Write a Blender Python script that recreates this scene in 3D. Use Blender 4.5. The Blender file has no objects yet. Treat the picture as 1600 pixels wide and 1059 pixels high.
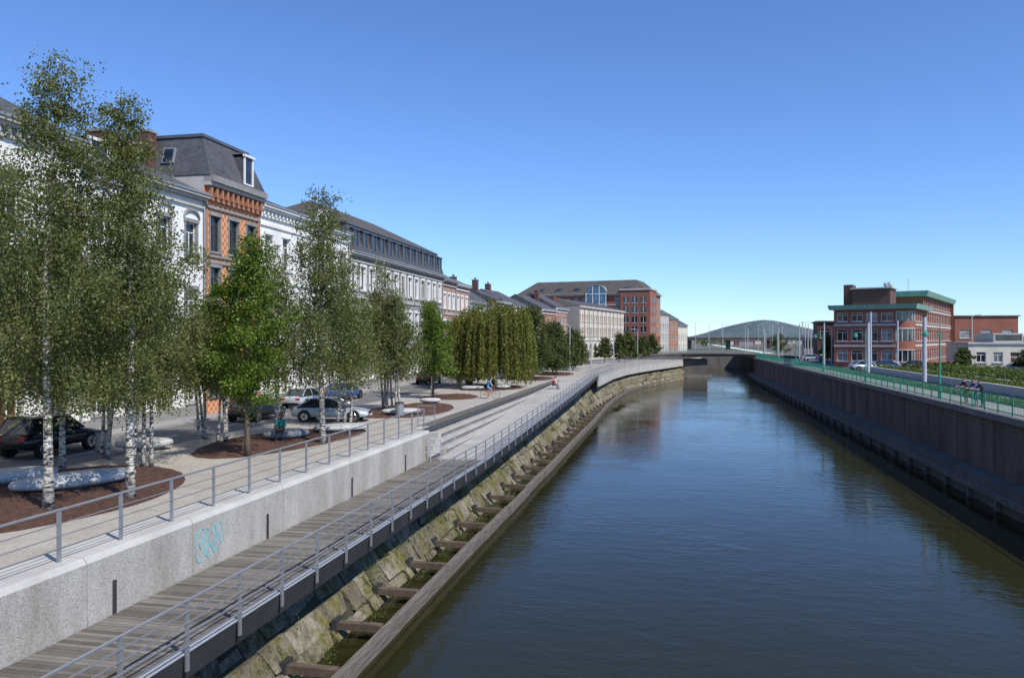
import bpy, math, random, bmesh
import numpy as np
from mathutils import Vector, Matrix
random.seed(7); rng=np.random.default_rng(7)
scene=bpy.context.scene
R=random.uniform
# ------------------------------------------------------------------ materials
MATS={}
def newmat(name):
    m=bpy.data.materials.new(name); m.use_nodes=True
    nt=m.node_tree; bs=nt.nodes['Principled BSDF']; MATS[name]=m
    return m,nt,bs
def N(nt,t,**k):
    n=nt.nodes.new(t)
    for a,v in k.items():
        if a in n.inputs: n.inputs[a].default_value=v
        else: setattr(n,a,v)
    return n
def ramp(nt,fac,stops):
    r=nt.nodes.new('ShaderNodeValToRGB'); e=r.color_ramp.elements
    while len(e)<len(stops): e.new(.5)
    for i,(p,c) in enumerate(stops):
        e[i].position=p; e[i].color=(c[0],c[1],c[2],1)
    nt.links.new(fac,r.inputs[0]); return r.outputs[0]
def mul(c,f): return tuple(min(1,x*f) for x in c)
def mix(nt,fac,a,b,mode='MIX'):
    m=nt.nodes.new('ShaderNodeMix'); m.data_type='RGBA'; m.blend_type=mode
    for sock,v in ((m.inputs[0],fac),(m.inputs[6],a),(m.inputs[7],b)):
        if hasattr(v,'links') : nt.links.new(v,sock)
        elif isinstance(v,(int,float)): sock.default_value=v
        else: sock.default_value=(v[0],v[1],v[2],1)
    return m.outputs[2]
def pos(nt,scale=(1,1,1)):
    g=nt.nodes.new('ShaderNodeNewGeometry'); mp=nt.nodes.new('ShaderNodeMapping')
    mp.inputs['Scale'].default_value=scale
    nt.links.new(g.outputs['Position'],mp.inputs[0]); return mp.outputs[0]
def noise(nt,scale,detail=4,vec=None,rough=.6):
    n=N(nt,'ShaderNodeTexNoise'); n.inputs['Scale'].default_value=scale; n.inputs['Detail'].default_value=detail
    n.inputs['Roughness'].default_value=rough
    nt.links.new(vec if vec else pos(nt),n.inputs['Vector']); return n.outputs['Fac']
def bump(nt,bs,h,strength=.3,dist=.02):
    b=nt.nodes.new('ShaderNodeBump'); b.inputs['Strength'].default_value=strength; b.inputs['Distance'].default_value=dist
    nt.links.new(h,b.inputs['Height']); nt.links.new(b.outputs[0],bs.inputs['Normal'])
def mk(name,col,rough=.8,var=.2,scale=1.5,fine=20,metal=0,bmp=0,bdist=.01,streak=False):
    m,nt,bs=newmat(name)
    a=noise(nt,scale,5,pos(nt,(1,1,.25)) if streak else None)
    c=ramp(nt,a,[(.3,mul(col,1-var)),(.7,mul(col,1+var))])
    f=noise(nt,fine,3); c=mix(nt,1.0,c,ramp(nt,f,[(.3,(1-var*.6,)*3),(.7,(1,1,1))]),'MULTIPLY')
    nt.links.new(c,bs.inputs['Base Color'])
    bs.inputs['Roughness'].default_value=rough; bs.inputs['Metallic'].default_value=metal
    if bmp: bump(nt,bs,f,bmp,bdist)
    return m
def brickmat(name,c1,c2,mortar,scale=1.0,bw=.22,rh=.075,var=.25):
    m,nt,bs=newmat(name)
    g=nt.nodes.new('ShaderNodeNewGeometry'); s=nt.nodes.new('ShaderNodeSeparateXYZ'); nt.links.new(g.outputs['Position'],s.inputs[0])
    ad=nt.nodes.new('ShaderNodeMath'); nt.links.new(s.outputs[0],ad.inputs[0]); nt.links.new(s.outputs[1],ad.inputs[1])
    cb=nt.nodes.new('ShaderNodeCombineXYZ'); nt.links.new(ad.outputs[0],cb.inputs[0]); nt.links.new(s.outputs[2],cb.inputs[1])
    b=nt.nodes.new('ShaderNodeTexBrick'); nt.links.new(cb.outputs[0],b.inputs['Vector'])
    b.inputs['Scale'].default_value=1; b.inputs['Brick Width'].default_value=bw; b.inputs['Row Height'].default_value=rh
    b.inputs['Mortar Size'].default_value=.008*scale; b.inputs['Color1'].default_value=(*c1,1); b.inputs['Color2'].default_value=(*c2,1); b.inputs['Mortar'].default_value=(*mortar,1)
    c=mix(nt,1.0,b.outputs[0],ramp(nt,noise(nt,.6,5),[(.3,(1-var,)*3),(.7,(1,1,1))]),'MULTIPLY')
    nt.links.new(c,bs.inputs['Base Color']); bs.inputs['Roughness'].default_value=.9
    return m
mk('white_render',(.78,.77,.73),.8,.08,.5,8,streak=True)
mk('cream_render',(.6,.56,.47),.8,.1,.5,8,streak=True)
mk('grey_stone',(.27,.26,.25),.8,.2,1,15)
mk('light_stone',(.46,.44,.4),.8,.12,1,15,streak=True)
mk('grey_render',(.3,.28,.27),.85,.12,.5,10,streak=True)
brickmat('brick_orange',(.42,.15,.07),(.5,.2,.09),(.3,.24,.2))
brickmat('brick_red',(.29,.075,.04),(.36,.105,.055),(.22,.17,.15))
brickmat('brick_dark',(.11,.045,.035),(.15,.06,.045),(.1,.08,.07))
brickmat('brick_pink',(.38,.2,.15),(.45,.25,.18),(.4,.33,.28))
m,nt,bs=newmat('brick_pattern')
g=nt.nodes.new('ShaderNodeNewGeometry'); s=nt.nodes.new('ShaderNodeSeparateXYZ'); nt.links.new(g.outputs['Position'],s.inputs[0])
def math_(nt,op,a,b=None):
    n=nt.nodes.new('ShaderNodeMath'); n.operation=op
    for i,v in enumerate((a,b)):
        if v is None: continue
        if hasattr(v,'links'): nt.links.new(v,n.inputs[i])
        else: n.inputs[i].default_value=v
    return n.outputs[0]
u1=math_(nt,'ADD',s.outputs[1],s.outputs[2]); u2=math_(nt,'SUBTRACT',s.outputs[1],s.outputs[2])
w1=math_(nt,'PINGPONG',u1,.27); w2=math_(nt,'PINGPONG',u2,.27)
mn=math_(nt,'MINIMUM',w1,w2); lt=math_(nt,'LESS_THAN',mn,.06)
nt.links.new(mix(nt,lt,(.5,.17,.065),(.62,.4,.24)),bs.inputs['Base Color']); bs.inputs['Roughness'].default_value=.9
brickmat('slate',(.075,.078,.09),(.11,.11,.125),(.045,.045,.05),1,.3,.18,.35)
brickmat('slate_brown',(.085,.075,.07),(.105,.09,.08),(.06,.055,.05),1,.4,.3,.3)
mk('zinc',(.3,.32,.34),.5,.1,1,10,metal=.3)
mk('zinc_dark',(.12,.13,.15),.5,.1,1,10,metal=.3)
mk('copper_green',(.2,.38,.29),.7,.15,1,8,streak=True)
mk('frame_white',(.75,.75,.73),.5,.03)
mk('frame_dark',(.05,.055,.06),.5,.05)
mk('door_wood',(.12,.06,.03),.5,.2)
for nm,c,rg in (('glass_dark',(.02,.025,.032),.05),('glass_curtain',(.2,.2,.2),.15),('glass_blue',(.06,.13,.22),.05)):
    m,nt,bs=newmat(nm); bs.inputs['Roughness'].default_value=rg
    nt.links.new(ramp(nt,noise(nt,.9,2),[(.35,mul(c,.5)),(.65,mul(c,1.5))]),bs.inputs['Base Color'])
    bs.inputs['Specular IOR Level'].default_value=.8
def pebble(name,col,sc,bd,bl=(.78,.77,.75),k=(.7,1.2)):
    m,nt,bs=newmat(name)
    v=nt.nodes.new('ShaderNodeTexVoronoi'); v.inputs['Scale'].default_value=sc; nt.links.new(pos(nt),v.inputs['Vector'])
    c=mix(nt,1.0,ramp(nt,v.outputs['Color'],[(0,mul(col,k[0])),(.5,col),(1,mul(col,k[1]))]),ramp(nt,noise(nt,.7,7,pos(nt,(1,1,.25)),.7),[(.3,bl),(.6,(1,1,1))]),'MULTIPLY')
    nt.links.new(c,bs.inputs['Base Color']); bs.inputs['Roughness'].default_value=.9
    bump(nt,bs,v.outputs['Distance'],.4,bd); return m
pebble('pebble_concrete',(.43,.415,.38),40,.015,(.62,.59,.55),(.6,1.25))
pebble('promenade_concrete',(.39,.36,.31),30,.004,(.78,.76,.73),(.75,1.2))
mk('smooth_concrete',(.47,.455,.42),.8,.16,.7,12,bmp=.1)
mk('step_concrete',(.4,.38,.345),.8,.18,.5,10,bmp=.1)
mk('dark_concrete',(.13,.115,.1),.85,.3,.5,6,streak=True,bmp=.2)
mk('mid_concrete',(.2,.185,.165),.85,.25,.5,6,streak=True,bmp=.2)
mk('wall_brown',(.15,.105,.08),.85,.5,.5,6,streak=True,bmp=.3)
mk('steel_grey',(.3,.31,.32),.45,.1,2,20,metal=.4)
mk('steel_dark',(.04,.04,.043),.6,.2)
mk('galvanised',(.5,.52,.54),.45,.1,2,10,metal=.3)
mk('mast_paint',(.45,.47,.49),.5,.06)
mk('green_paint',(.03,.26,.17),.45,.1)
mk('asphalt',(.065,.065,.068),.9,.2,.4,30)
mk('road_grey',(.14,.138,.135),.9,.15,.3,20)
mk('paving_pale',(.3,.275,.24),.9,.15,.2,8)
mk('kerb_stone',(.3,.29,.28),.85,.1)
mk('mulch',(.115,.052,.032),.95,.65,6,45,bmp=1,bdist=.05)
mk('bench_stone',(.46,.46,.44),.75,.16,2,14,bmp=.2)
mk('bench_stone_grey',(.2,.21,.23),.6,.15,2,25)
mk('rubber',(.015,.015,.015),.8,.1)
mk('silver_paint',(.42,.48,.52),.25,.03,metal=.2)
mk('black_paint',(.012,.012,.015),.2,.03)
mk('blue_paint',(.05,.1,.25),.3,.03)
mk('red_paint',(.4,.03,.02),.35,.05)
mk('white_paint',(.75,.75,.75),.4,.03)
mk('chrome',(.6,.6,.6),.2,.03,metal=1)
mk('lamp_glass',(.6,.6,.58),.2,.03)
mk('tail_red',(.4,.01,.01),.3,.03)
mk('skin',(.5,.28,.19),.6,.05); mk('skin_dark',(.13,.065,.04),.6,.05)
mk('hair_brown',(.06,.035,.02),.8,.2); mk('hair_black',(.012,.01,.01),.7,.2)
mk('cloth_teal',(.02,.28,.24),.9,.1); mk('cloth_black',(.02,.02,.022),.9,.1); mk('cloth_blue',(.12,.3,.5),.9,.1)
mk('cloth_red',(.45,.05,.05),.9,.1); mk('cloth_white',(.65,.65,.62),.9,.05); mk('cloth_denim',(.06,.09,.17),.9,.1); mk('shoe',(.05,.04,.04),.7,.1)
mk('graffiti_cyan',(.05,.42,.53),.6,.1)
mk('bark',(.11,.085,.065),.9,.35,5,30,bmp=.4)
mk('moss_soil',(.045,.045,.025),.95,.4,1,12)
m,nt,bs=newmat('bark_birch')
c=ramp(nt,noise(nt,3,5,pos(nt,(1.5,1.5,5))),[(.42,(.04,.035,.03)),(.49,(.38,.35,.31)),(.62,(.62,.6,.54))]); nt.links.new(c,bs.inputs['Base Color']); bs.inputs['Roughness'].default_value=.8
m,nt,bs=newmat('deck_wood'); g=nt.nodes.new('ShaderNodeNewGeometry')
c=ramp(nt,g.outputs['Random Per Island'],[(0,(.13,.112,.09)),(.5,(.2,.178,.148)),(1,(.28,.25,.21))])
c=mix(nt,1.0,c,ramp(nt,noise(nt,6,4,pos(nt,(1,8,1))),[(.3,(.7,.7,.7)),(.7,(1,1,1))]),'MULTIPLY')
c=mix(nt,1.0,c,ramp(nt,noise(nt,.8,5),[(.35,(.7,.7,.7)),(.65,(1,1,1))]),'MULTIPLY'); nt.links.new(c,bs.inputs['Base Color']); bs.inputs['Roughness'].default_value=.85
m,nt,bs=newmat('beam_wood')
c=ramp(nt,noise(nt,3,6,pos(nt,(6,.4,4))),[(.3,(.08,.068,.056)),(.7,(.21,.18,.155))]); nt.links.new(c,bs.inputs['Base Color']); bs.inputs['Roughness'].default_value=.9
mk('rusty_strut',(.12,.085,.06),.85,.4,3,15)
m,nt,bs=newmat('mossy_stone'); g=nt.nodes.new('ShaderNodeNewGeometry')
c=ramp(nt,g.outputs['Random Per Island'],[(0,(.16,.14,.1)),(.5,(.24,.21,.15)),(1,(.34,.305,.23))])
c=mix(nt,ramp(nt,noise(nt,.7,7,None,.7),[(.47,(0,0,0)),(.6,(.9,.9,.9))]),c,(.16,.145,.03))
c=mix(nt,1.0,c,ramp(nt,noise(nt,3,9,pos(nt,(1,1,.45)),.8),[(.36,(.22,.2,.17)),(.56,(1,1,1))]),'MULTIPLY')
nt.links.new(c,bs.inputs['Base Color']); bs.inputs['Roughness'].default_value=.9; bump(nt,bs,noise(nt,4,8),1.0,.16)
def leafmat(name,c1,c2,c3,tr=.35):
    m,nt,bs=newmat(name); out=nt.nodes['Material Output']; nt.nodes.remove(bs)
    g=nt.nodes.new('ShaderNodeNewGeometry')
    c=ramp(nt,g.outputs['Random Per Island'],[(0,c1),(.6,c2),(1,c3)])
    c=mix(nt,1.0,c,ramp(nt,noise(nt,.9,3),[(.35,(.7,.72,.68)),(.65,(1.0,1,1))]),'MULTIPLY')
    d=nt.nodes.new('ShaderNodeBsdfDiffuse'); t=nt.nodes.new('ShaderNodeBsdfTranslucent'); gl=nt.nodes.new('ShaderNodeBsdfGlossy'); gl.inputs['Roughness'].default_value=.5
    gl.inputs['Color'].default_value=(.55,.58,.45,1)
    nt.links.new(c,d.inputs[0]); nt.links.new(mix(nt,1.0,c,(1.55,1.55,.7),'MULTIPLY'),t.inputs[0])
    m1=nt.nodes.new('ShaderNodeMixShader'); m1.inputs[0].default_value=tr; nt.links.new(d.outputs[0],m1.inputs[1]); nt.links.new(t.outputs[0],m1.inputs[2])
    m2=nt.nodes.new('ShaderNodeMixShader'); m2.inputs[0].default_value=.045; nt.links.new(m1.outputs[0],m2.inputs[1]); nt.links.new(gl.outputs[0],m2.inputs[2])
    nt.links.new(m2.outputs[0],out.inputs[0])
leafmat('leaf_birch',(.115,.135,.045),(.155,.175,.06),(.22,.235,.09),.38)
leafmat('leaf_ginkgo',(.08,.13,.014),(.12,.185,.02),(.18,.25,.035))
leafmat('leaf_willow',(.13,.14,.03),(.18,.185,.038),(.24,.235,.065))
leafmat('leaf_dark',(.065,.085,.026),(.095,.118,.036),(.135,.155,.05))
leafmat('leaf_grass',(.07,.105,.02),(.11,.165,.03),(.18,.22,.06))
mk('grass',(.08,.1,.03),.95,.35,.3,6)
mk('ground_mix',(.13,.12,.09),.95,.3,.02,.6)
mk('hill_green_haze',(.1,.14,.16),.95,.2,.02,.2)  # blue-grey aerial haze is painted into the hill colour
mk('terril_haze',(.09,.125,.135),.95,.25,.02,.1)  # slag heap tone with distance haze mixed into the colour
m,nt,bs=newmat('water'); bs.inputs['Base Color'].default_value=(.021,.021,.006,1); bs.inputs['Roughness'].default_value=.02; bs.inputs['IOR'].default_value=1.26
n1=noise(nt,1.0,3,pos(nt,(.9,1.6,1))); n2=noise(nt,4.5,3,pos(nt,(.8,1.3,1))); n3=noise(nt,.1,3)
h=math_(nt,'ADD',math_(nt,'MULTIPLY',n1,1.0),math_(nt,'MULTIPLY',n2,.22))
h=math_(nt,'MULTIPLY',h,math_(nt,'SUBTRACT',math_(nt,'MULTIPLY',n3,2.2),.5))
bump(nt,bs,h,1.0,.032)
# ------------------------------------------------------------------ builder
class B:
    def __init__(s,name,loc=(0,0,0),rot=0):
        s.name=name; s.parts={}; s.loc=loc; s.rot=rot; s.frame(); s.smooth=set()
    def frame(s,P=(0,0),e=None,z=0):
        s.P=P; s.z=z
        if e is None: s.e=(1,0); s.n=(0,1)
        else:
            l=math.hypot(*e); s.e=(e[0]/l,e[1]/l); s.n=(s.e[1],-s.e[0])
        return s
    def pt(s,a,o,z): return (s.P[0]+a*s.e[0]+o*s.n[0], s.P[1]+a*s.e[1]+o*s.n[1], z+s.z)
    def _p(s,part): return s.parts.setdefault(part,([],[],[]))
    def face(s,pts,mat,part='body',raw=False):
        v,f,m=s._p(part); k=len(v)
        v.extend([p if raw else s.pt(*p) for p in pts]); f.append(tuple(range(k,k+len(pts)))); m.append(mat)
    def hexa(s,c,mat,part='body',raw=False,skip=()):
        v,f,m=s._p(part); k=len(v); v.extend([p if raw else s.pt(*p) for p in c])
        for i,q in enumerate(((0,3,2,1),(4,5,6,7),(0,1,5,4),(1,2,6,5),(2,3,7,6),(3,0,4,7))):
            if i in skip: continue
            f.append(tuple(k+j for j in q)); m.append(mat)
    def box(s,a0,a1,o0,o1,z0,z1,mat,part='body'):
        s.hexa([(a0,o0,z0),(a1,o0,z0),(a1,o1,z0),(a0,o1,z0),(a0,o0,z1),(a1,o0,z1),(a1,o1,z1),(a0,o1,z1)],mat,part)
    def frust(s,a0,a1,o0,o1,z0,b0,b1,p0,p1,z1,mat,part='roof'):
        s.hexa([(a0,o0,z0),(a1,o0,z0),(a1,o1,z0),(a0,o1,z0),(b0,p0,z1),(b1,p0,z1),(b1,p1,z1),(b0,p1,z1)],mat,part)
    def gable(s,a0,a1,o0,o1,z0,zr,mat,part='roof',hip=0,orr=None):
        om=(o0+o1)/2 if orr is None else orr
        p=[(a0,o0,z0),(a1,o0,z0),(a1,o1,z0),(a0,o1,z0),(a0+hip,om,zr),(a1-hip,om,zr)]
        v,f,m=s._p(part); k=len(v); v.extend(s.pt(*q) for q in p)
        for q in ((0,1,5,4),(2,3,4,5),(0,4,3),(1,2,5),(0,3,2,1)): f.append(tuple(k+j for j in q)); m.append(mat)
    def tube(s,pts,rad,mat,part='body',n=8,cap=True):
        v,f,m=s._p(part); k=len(v); pts=[Vector(p) for p in pts]
        if not hasattr(rad,'__len__'): rad=[rad]*len(pts)
        for i,p in enumerate(pts):
            d=(pts[min(i+1,len(pts)-1)]-pts[max(i-1,0)]).normalized()
            a=d.cross(Vector((0,0,1)) if abs(d.z)<.9 else Vector((0,1,0))).normalized(); b=d.cross(a)
            for j in range(n):
                t=2*math.pi*(j+.5)/n; q=p+(a*math.cos(t)+b*math.sin(t))*rad[i]; v.append(tuple(q))
        for i in range(len(pts)-1):
            for j in range(n):
                j2=(j+1)%n; f.append((k+i*n+j,k+i*n+j2,k+(i+1)*n+j2,k+(i+1)*n+j)); m.append(mat)
        if cap:
            f.append(tuple(k+j for j in range(n))[::-1]); m.append(mat)
            f.append(tuple(k+(len(pts)-1)*n+j for j in range(n))); m.append(mat)
    def ell(s,c,r,mat,part='body',nu=12,nv=8,pw=1.0):
        v,f,m=s._p(part); k=len(v)
        sg=lambda x:math.copysign(abs(x)**pw,x)
        for i in range(nv+1):
            ph=-math.pi/2+math.pi*i/nv
            for j in range(nu):
                t=2*math.pi*j/nu; cp=max(0,math.cos(ph))**pw
                v.append((c[0]+r[0]*cp*math.cos(t), c[1]+r[1]*cp*math.sin(t), c[2]+r[2]*sg(math.sin(ph))))
        for i in range(nv):
            for j in range(nu):
                j2=(j+1)%nu; f.append((k+i*nu+j,k+i*nu+j2,k+(i+1)*nu+j2,k+(i+1)*nu+j)); m.append(mat)
    def done(s):
        objs=[]
        for pn,(v,f,m) in s.parts.items():
            me=bpy.data.meshes.new(pn); me.from_pydata(v,[],f)
            mats=list(dict.fromkeys(m)); idx={a:i for i,a in enumerate(mats)}
            for a in mats: me.materials.append(MATS[a])
            me.polygons.foreach_set('material_index',[idx[a] for a in m])
            if pn in s.smooth: me.polygons.foreach_set('use_smooth',[True]*len(f))
            me.update(); o=bpy.data.objects.new(pn,me); scene.collection.objects.link(o); objs.append(o)
        if len(objs)==1: root=objs[0]; root.name=s.name
        else:
            root=bpy.data.objects.new(s.name,None); scene.collection.objects.link(root); root.empty_display_size=.2
            for o in objs: o.parent=root
        root.location=s.loc; root.rotation_euler=(0,0,s.rot); s.root=root
        return root
# ------------------------------------------------------------------ facade
def facade(b,s0,s1,z0,z1,ops,wall,o=0,dep=.2,fr='frame_white',trim=None,sill='light_stone',bars=True,glass=None,tw=.14):
    xs=sorted({s0,s1,*[q for op in ops for q in op[:2]]}); zs=sorted({z0,z1,*[q for op in ops for q in op[2:4]]})
    for i in range(len(xs)-1):
        for j in range(len(zs)-1):
            cx=(xs[i]+xs[i+1])/2; cz=(zs[j]+zs[j+1])/2
            if any(p[0]<cx<p[1] and p[2]<cz<p[3] for p in ops): continue
            b.face([(xs[i],o,zs[j]),(xs[i+1],o,zs[j]),(xs[i+1],o,zs[j+1]),(xs[i],o,zs[j+1])],wall,'walls')
    for op in ops:
        a0,a1,c0,c1=op[:4]; d=o-dep; door=len(op)>4
        for q in ([(a0,o,c0),(a0,d,c0),(a0,d,c1),(a0,o,c1)],[(a1,o,c0),(a1,d,c0),(a1,d,c1),(a1,o,c1)],[(a0,o,c0),(a1,o,c0),(a1,d,c0),(a0,d,c0)],[(a0,o,c1),(a1,o,c1),(a1,d,c1),(a0,d,c1)]):
            b.face(q,trim or wall,'walls')
        gm=glass or random.choice(['glass_dark','glass_dark','glass_dark','glass_curtain'])
        if door: gm='door_wood'
        b.face([(a0,d,c0),(a1,d,c0),(a1,d,c1),(a0,d,c1)],gm,'windows')
        if bars:
            w=.07; x0,x1=a0+.005,a1-.005; e0,e1=c0+.005,c1-.005
            b.box(x0,x0+w,d+.003,d+.06,e0,e1,fr,'windows'); b.box(x1-w,x1,d+.003,d+.06,e0,e1,fr,'windows')
            b.box(x0+w,x1-w,d+.003,d+.057,e0,e0+w,fr,'windows'); b.box(x0+w,x1-w,d+.003,d+.057,e1-w,e1,fr,'windows')
            zt=e0+(e1-e0)*.72
            if e1-e0>1.2: b.box(x0+w,x1-w,d+.003,d+.054,zt,zt+.06,fr,'windows')
            if a1-a0>.7: b.box((a0+a1)/2-.03,(a0+a1)/2+.03,d+.003,d+.05,e0+w,(zt if e1-e0>1.2 else e1-w),fr,'windows')
        if trim:
            b.box(a0-tw,a0-.004,o+.002,o+.06,c0,c1,trim,'trim'); b.box(a1+.004,a1+tw,o+.002,o+.06,c0,c1,trim,'trim')
            b.box(a0-tw-.05,a1+tw+.05,o+.003,o+.1,c1+.004,c1+.24,trim,'trim')
        if sill and not door: b.box(a0-.12,a1+.12,o+.004,o+.14,c0-.14,c0-.004,sill,'trim')
def house(name,P,e,w,h,wall,floors,nb,ww=1.15,trim=None,depth=12,roof=('gable',3),fr='frame_white',base='grey_stone',cor='light_stone',dent=False,bands=(),z=-.05,chims=(),roofm='slate',ret=False,sidewall=None):
    b=B(name); b.frame(P,e,z); sw=sidewall or wall
    ops=[]
    pitch=w/nb
    for k,(c0,c1) in enumerate(floors):
        for i in range(nb):
            cx=pitch*(i+.5)
            if k==0 and i==nb//2: ops.append((cx-ww*.5,cx+ww*.5,.15,c1,1))
            else: ops.append((cx-ww/2,cx+ww/2,c0,c1))
    facade(b,0,w,0,h,ops,wall,fr=fr,trim=trim)
    for q in ([(0,0,0),(0,-depth,0),(0,-depth,h),(0,0,h)],[(w,0,0),(w,-depth,0),(w,-depth,h),(w,0,h)],[(0,-depth,0),(w,-depth,0),(w,-depth,h),(0,-depth,h)]):
        b.face(q,sw,'walls')
    b.box(.01,w-.01,.005,.09,0,.7,base,'trim')
    b.box(0.005,w-.005,.002,.35,h-.35,h-.18,cor,'trim'); b.box(0.005,w-.005,.002,.55,h-.177,h+.08,cor,'trim'); b.box(.005,w-.005,.003,.16,h-.85,h-.7,cor,'trim')
    b.box(.005,w-.005,.552,.62,h-.02,h+.1,'zinc','gutter')
    if dent:
        n=int(w/.55)
        for i in range(n): x=w*(i+.5)/n; b.box(x-.09,x+.09,.004,.3,h-.69,h-.355,cor if dent is True else dent,'trim')
    for zz in bands: b.box(.006,w-.006,.006,.12,zz,zz+.22,cor,'trim')
    b.tube([b.pt(w-.12,.16,0),b.pt(w-.12,.16,h-.4)],.05,'zinc','downpipe',6)
    if roof[0]=='gable': b.gable(0,w,.35,-depth,h+.085,h+roof[1],roofm,hip=roof[2] if len(roof)>2 else 0)
    for (cs,co,cw,ch) in chims:
        b.box(cs-cw/2,cs+cw/2,co-.45,co+.45,h-.5,ch,'brick_dark','chimney'); b.box(cs-cw/2-.06,cs+cw/2+.06,co-.51,co+.51,ch+.002,ch+.15,'grey_stone','chimney')
        for t in (-.25,.05,.3):
            if abs(t)<cw/2: b.tube([b.pt(cs+t,co,ch+.15),b.pt(cs+t,co,ch+.5)],.1,'rusty_strut','chimney',6)
    if ret: return b
    b.done()
def dormer(b,s,o,z,w,h,dep,mat='frame_white',roofm='slate'):
    b.box(s-w/2,s+w/2,o-dep,o,z,z+h,roofm,'dormers')
    b.box(s-w/2-.02,s-w/2+.12,o+.002,o+.1,z,z+h,mat,'dormers'); b.box(s+w/2-.12,s+w/2+.02,o+.002,o+.1,z,z+h,mat,'dormers')
    b.box(s-w/2-.1,s+w/2+.1,o+.001,o+.18,z+h+.002,z+h+.16,mat,'dormers'); b.box(s-w/2+.12,s+w/2-.12,o+.002,o+.09,z,z+.1,mat,'dormers')
    b.face([(s-w/2+.12,o+.02,z+.1),(s+w/2-.12,o+.02,z+.1),(s+w/2-.12,o+.02,z+h),(s-w/2+.12,o+.02,z+h)],'glass_dark','windows')
    b.gable(s-w/2-.1,s+w/2+.1,o+.15,o-dep,z+h+.165,z+h+.4,roofm,'dormers',hip=w/2-.05)
# ================================================================== terrain
def interp(y,tab):
    if y<=tab[0][0]: return tab[0][1]
    for (a,b_),(c,d) in zip(tab,tab[1:]):
        if y<=c: return b_+(d-b_)*(y-a)/(c-a)
    return tab[-1][1]
EDGE=[(-60,-9.7),(60,-9.7),(85,-9.8),(105,-10),(125,-9.6),(140,-8.4),(152,-6.4),(164,-4),(176,-1.2),(190,1.8),(250,8)]
def edge(y): return interp(y,EDGE)
def zr(y): return interp(y,[(0,-1.5),(40,-1.5),(100,0),(101,0)])
ys=list(range(-60,251,5))
WZ=-4.3
b=B('water'); b.face([(-40,-80,WZ),(30,-80,WZ),(30,260,WZ),(-40,260,WZ)],'water'); b.done()
b=B('ground')
b.face([(-4000,-200,-.14),(-13.7,-200,-.14),(-13.7,250,-.14),(-4000,250,-.14)],'ground_mix')
b.face([(-4000,250,-.14),(30,250,-.14),(30,6000,-.14),(-4000,6000,-.14)],'ground_mix')
b.face([(30,250,.5),(4000,250,.5),(4000,6000,.5),(30,6000,.5)],'ground_mix')
b.face([(18.4,-200,.5),(4000,-200,.5),(4000,250,.5),(18.4,250,.5)],'ground_mix')
b.face([(-20,250,-6),(30,250,-6),(30,250,.5),(-20,250,-.14)],'dark_concrete')
b.done()
b=B('promenade')
def inner(y): return -13.45 if y<42 else (-14.5 if y<=100 else edge(y)-.3)
def outerk(y): return -22.8 if y<110 else interp(y,[(110,-22.8),(175,-15.5),(215,-8),(250,-4)])
yy=sorted(set(ys+[41.999,42,100,100.01]))
for a,c in zip(yy,yy[1:]):
    b.face([(outerk(a),a,0),(inner(a),a,0),(inner(c),c,0),(outerk(c),c,0)],'promenade_concrete')
    b.face([(outerk(a)-.15,a,-.001),(outerk(a)-.003,a,-.001),(outerk(c)-.003,c,-.001),(outerk(c)-.15,c,-.001)],'kerb_stone')
    b.face([(outerk(a)-.15,a,-.2),(outerk(a)-.15,a,-.001),(outerk(c)-.15,c,-.001),(outerk(c)-.15,c,-.2)],'kerb_stone')
for y in range(6,100,8): b.face([(-22.7,y,.004),(-14.6,y,.004),(-14.6,y+.1,.004),(-22.7,y+.1,.004)],'kerb_stone')
b.face([(-14.0,-5,.005),(-13.5,-5,.005),(-13.5,41.9,.005),(-14.0,41.9,.005)],'smooth_concrete')
b.done()
b=B('street')
b.face([(-28.3,-60,-.136),(-22.6,-60,-.136),(-22.6,112,-.136),(-28.3,112,-.136)],'road_grey')
b.face([(-28.3,112,-.136),(-22.6,112,-.136),(-6,250,-.136),(-13,250,-.136)],'road_grey')
for y in range(10,108,6): b.face([(-25.6,y,-.131),(-25.5,y,-.131),(-25.5,y+2.5,-.131),(-25.6,y+2.5,-.131)],'white_paint')
b.done()
b=B('pavement'); b.box(-30.3,-28.3,-60,112,-.3,0,'kerb_stone'); b.done()
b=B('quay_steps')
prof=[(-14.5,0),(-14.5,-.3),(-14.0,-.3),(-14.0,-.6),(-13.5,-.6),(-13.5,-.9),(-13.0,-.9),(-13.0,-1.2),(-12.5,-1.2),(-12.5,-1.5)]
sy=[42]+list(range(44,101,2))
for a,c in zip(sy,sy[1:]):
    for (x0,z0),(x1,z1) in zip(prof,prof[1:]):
        b.face([(x0,a+.015,max(z0,zr(a))),(x1,a+.015,max(z1,zr(a))),(x1,c,max(z1,zr(c))),(x0,c,max(z0,zr(c)))],'step_concrete' if x0!=x1 else 'mid_concrete')  # risers get a darker concrete, shade painted in to draw the step lines
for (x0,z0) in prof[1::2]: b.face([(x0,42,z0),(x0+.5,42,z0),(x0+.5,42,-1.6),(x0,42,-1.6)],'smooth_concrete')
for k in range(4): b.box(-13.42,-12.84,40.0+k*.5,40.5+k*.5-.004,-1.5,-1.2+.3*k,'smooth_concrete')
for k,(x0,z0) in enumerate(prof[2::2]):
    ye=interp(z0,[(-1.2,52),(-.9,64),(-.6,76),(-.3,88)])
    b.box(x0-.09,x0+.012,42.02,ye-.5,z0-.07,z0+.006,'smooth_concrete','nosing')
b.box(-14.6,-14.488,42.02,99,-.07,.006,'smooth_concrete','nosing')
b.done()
b=B('walkway')
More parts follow.
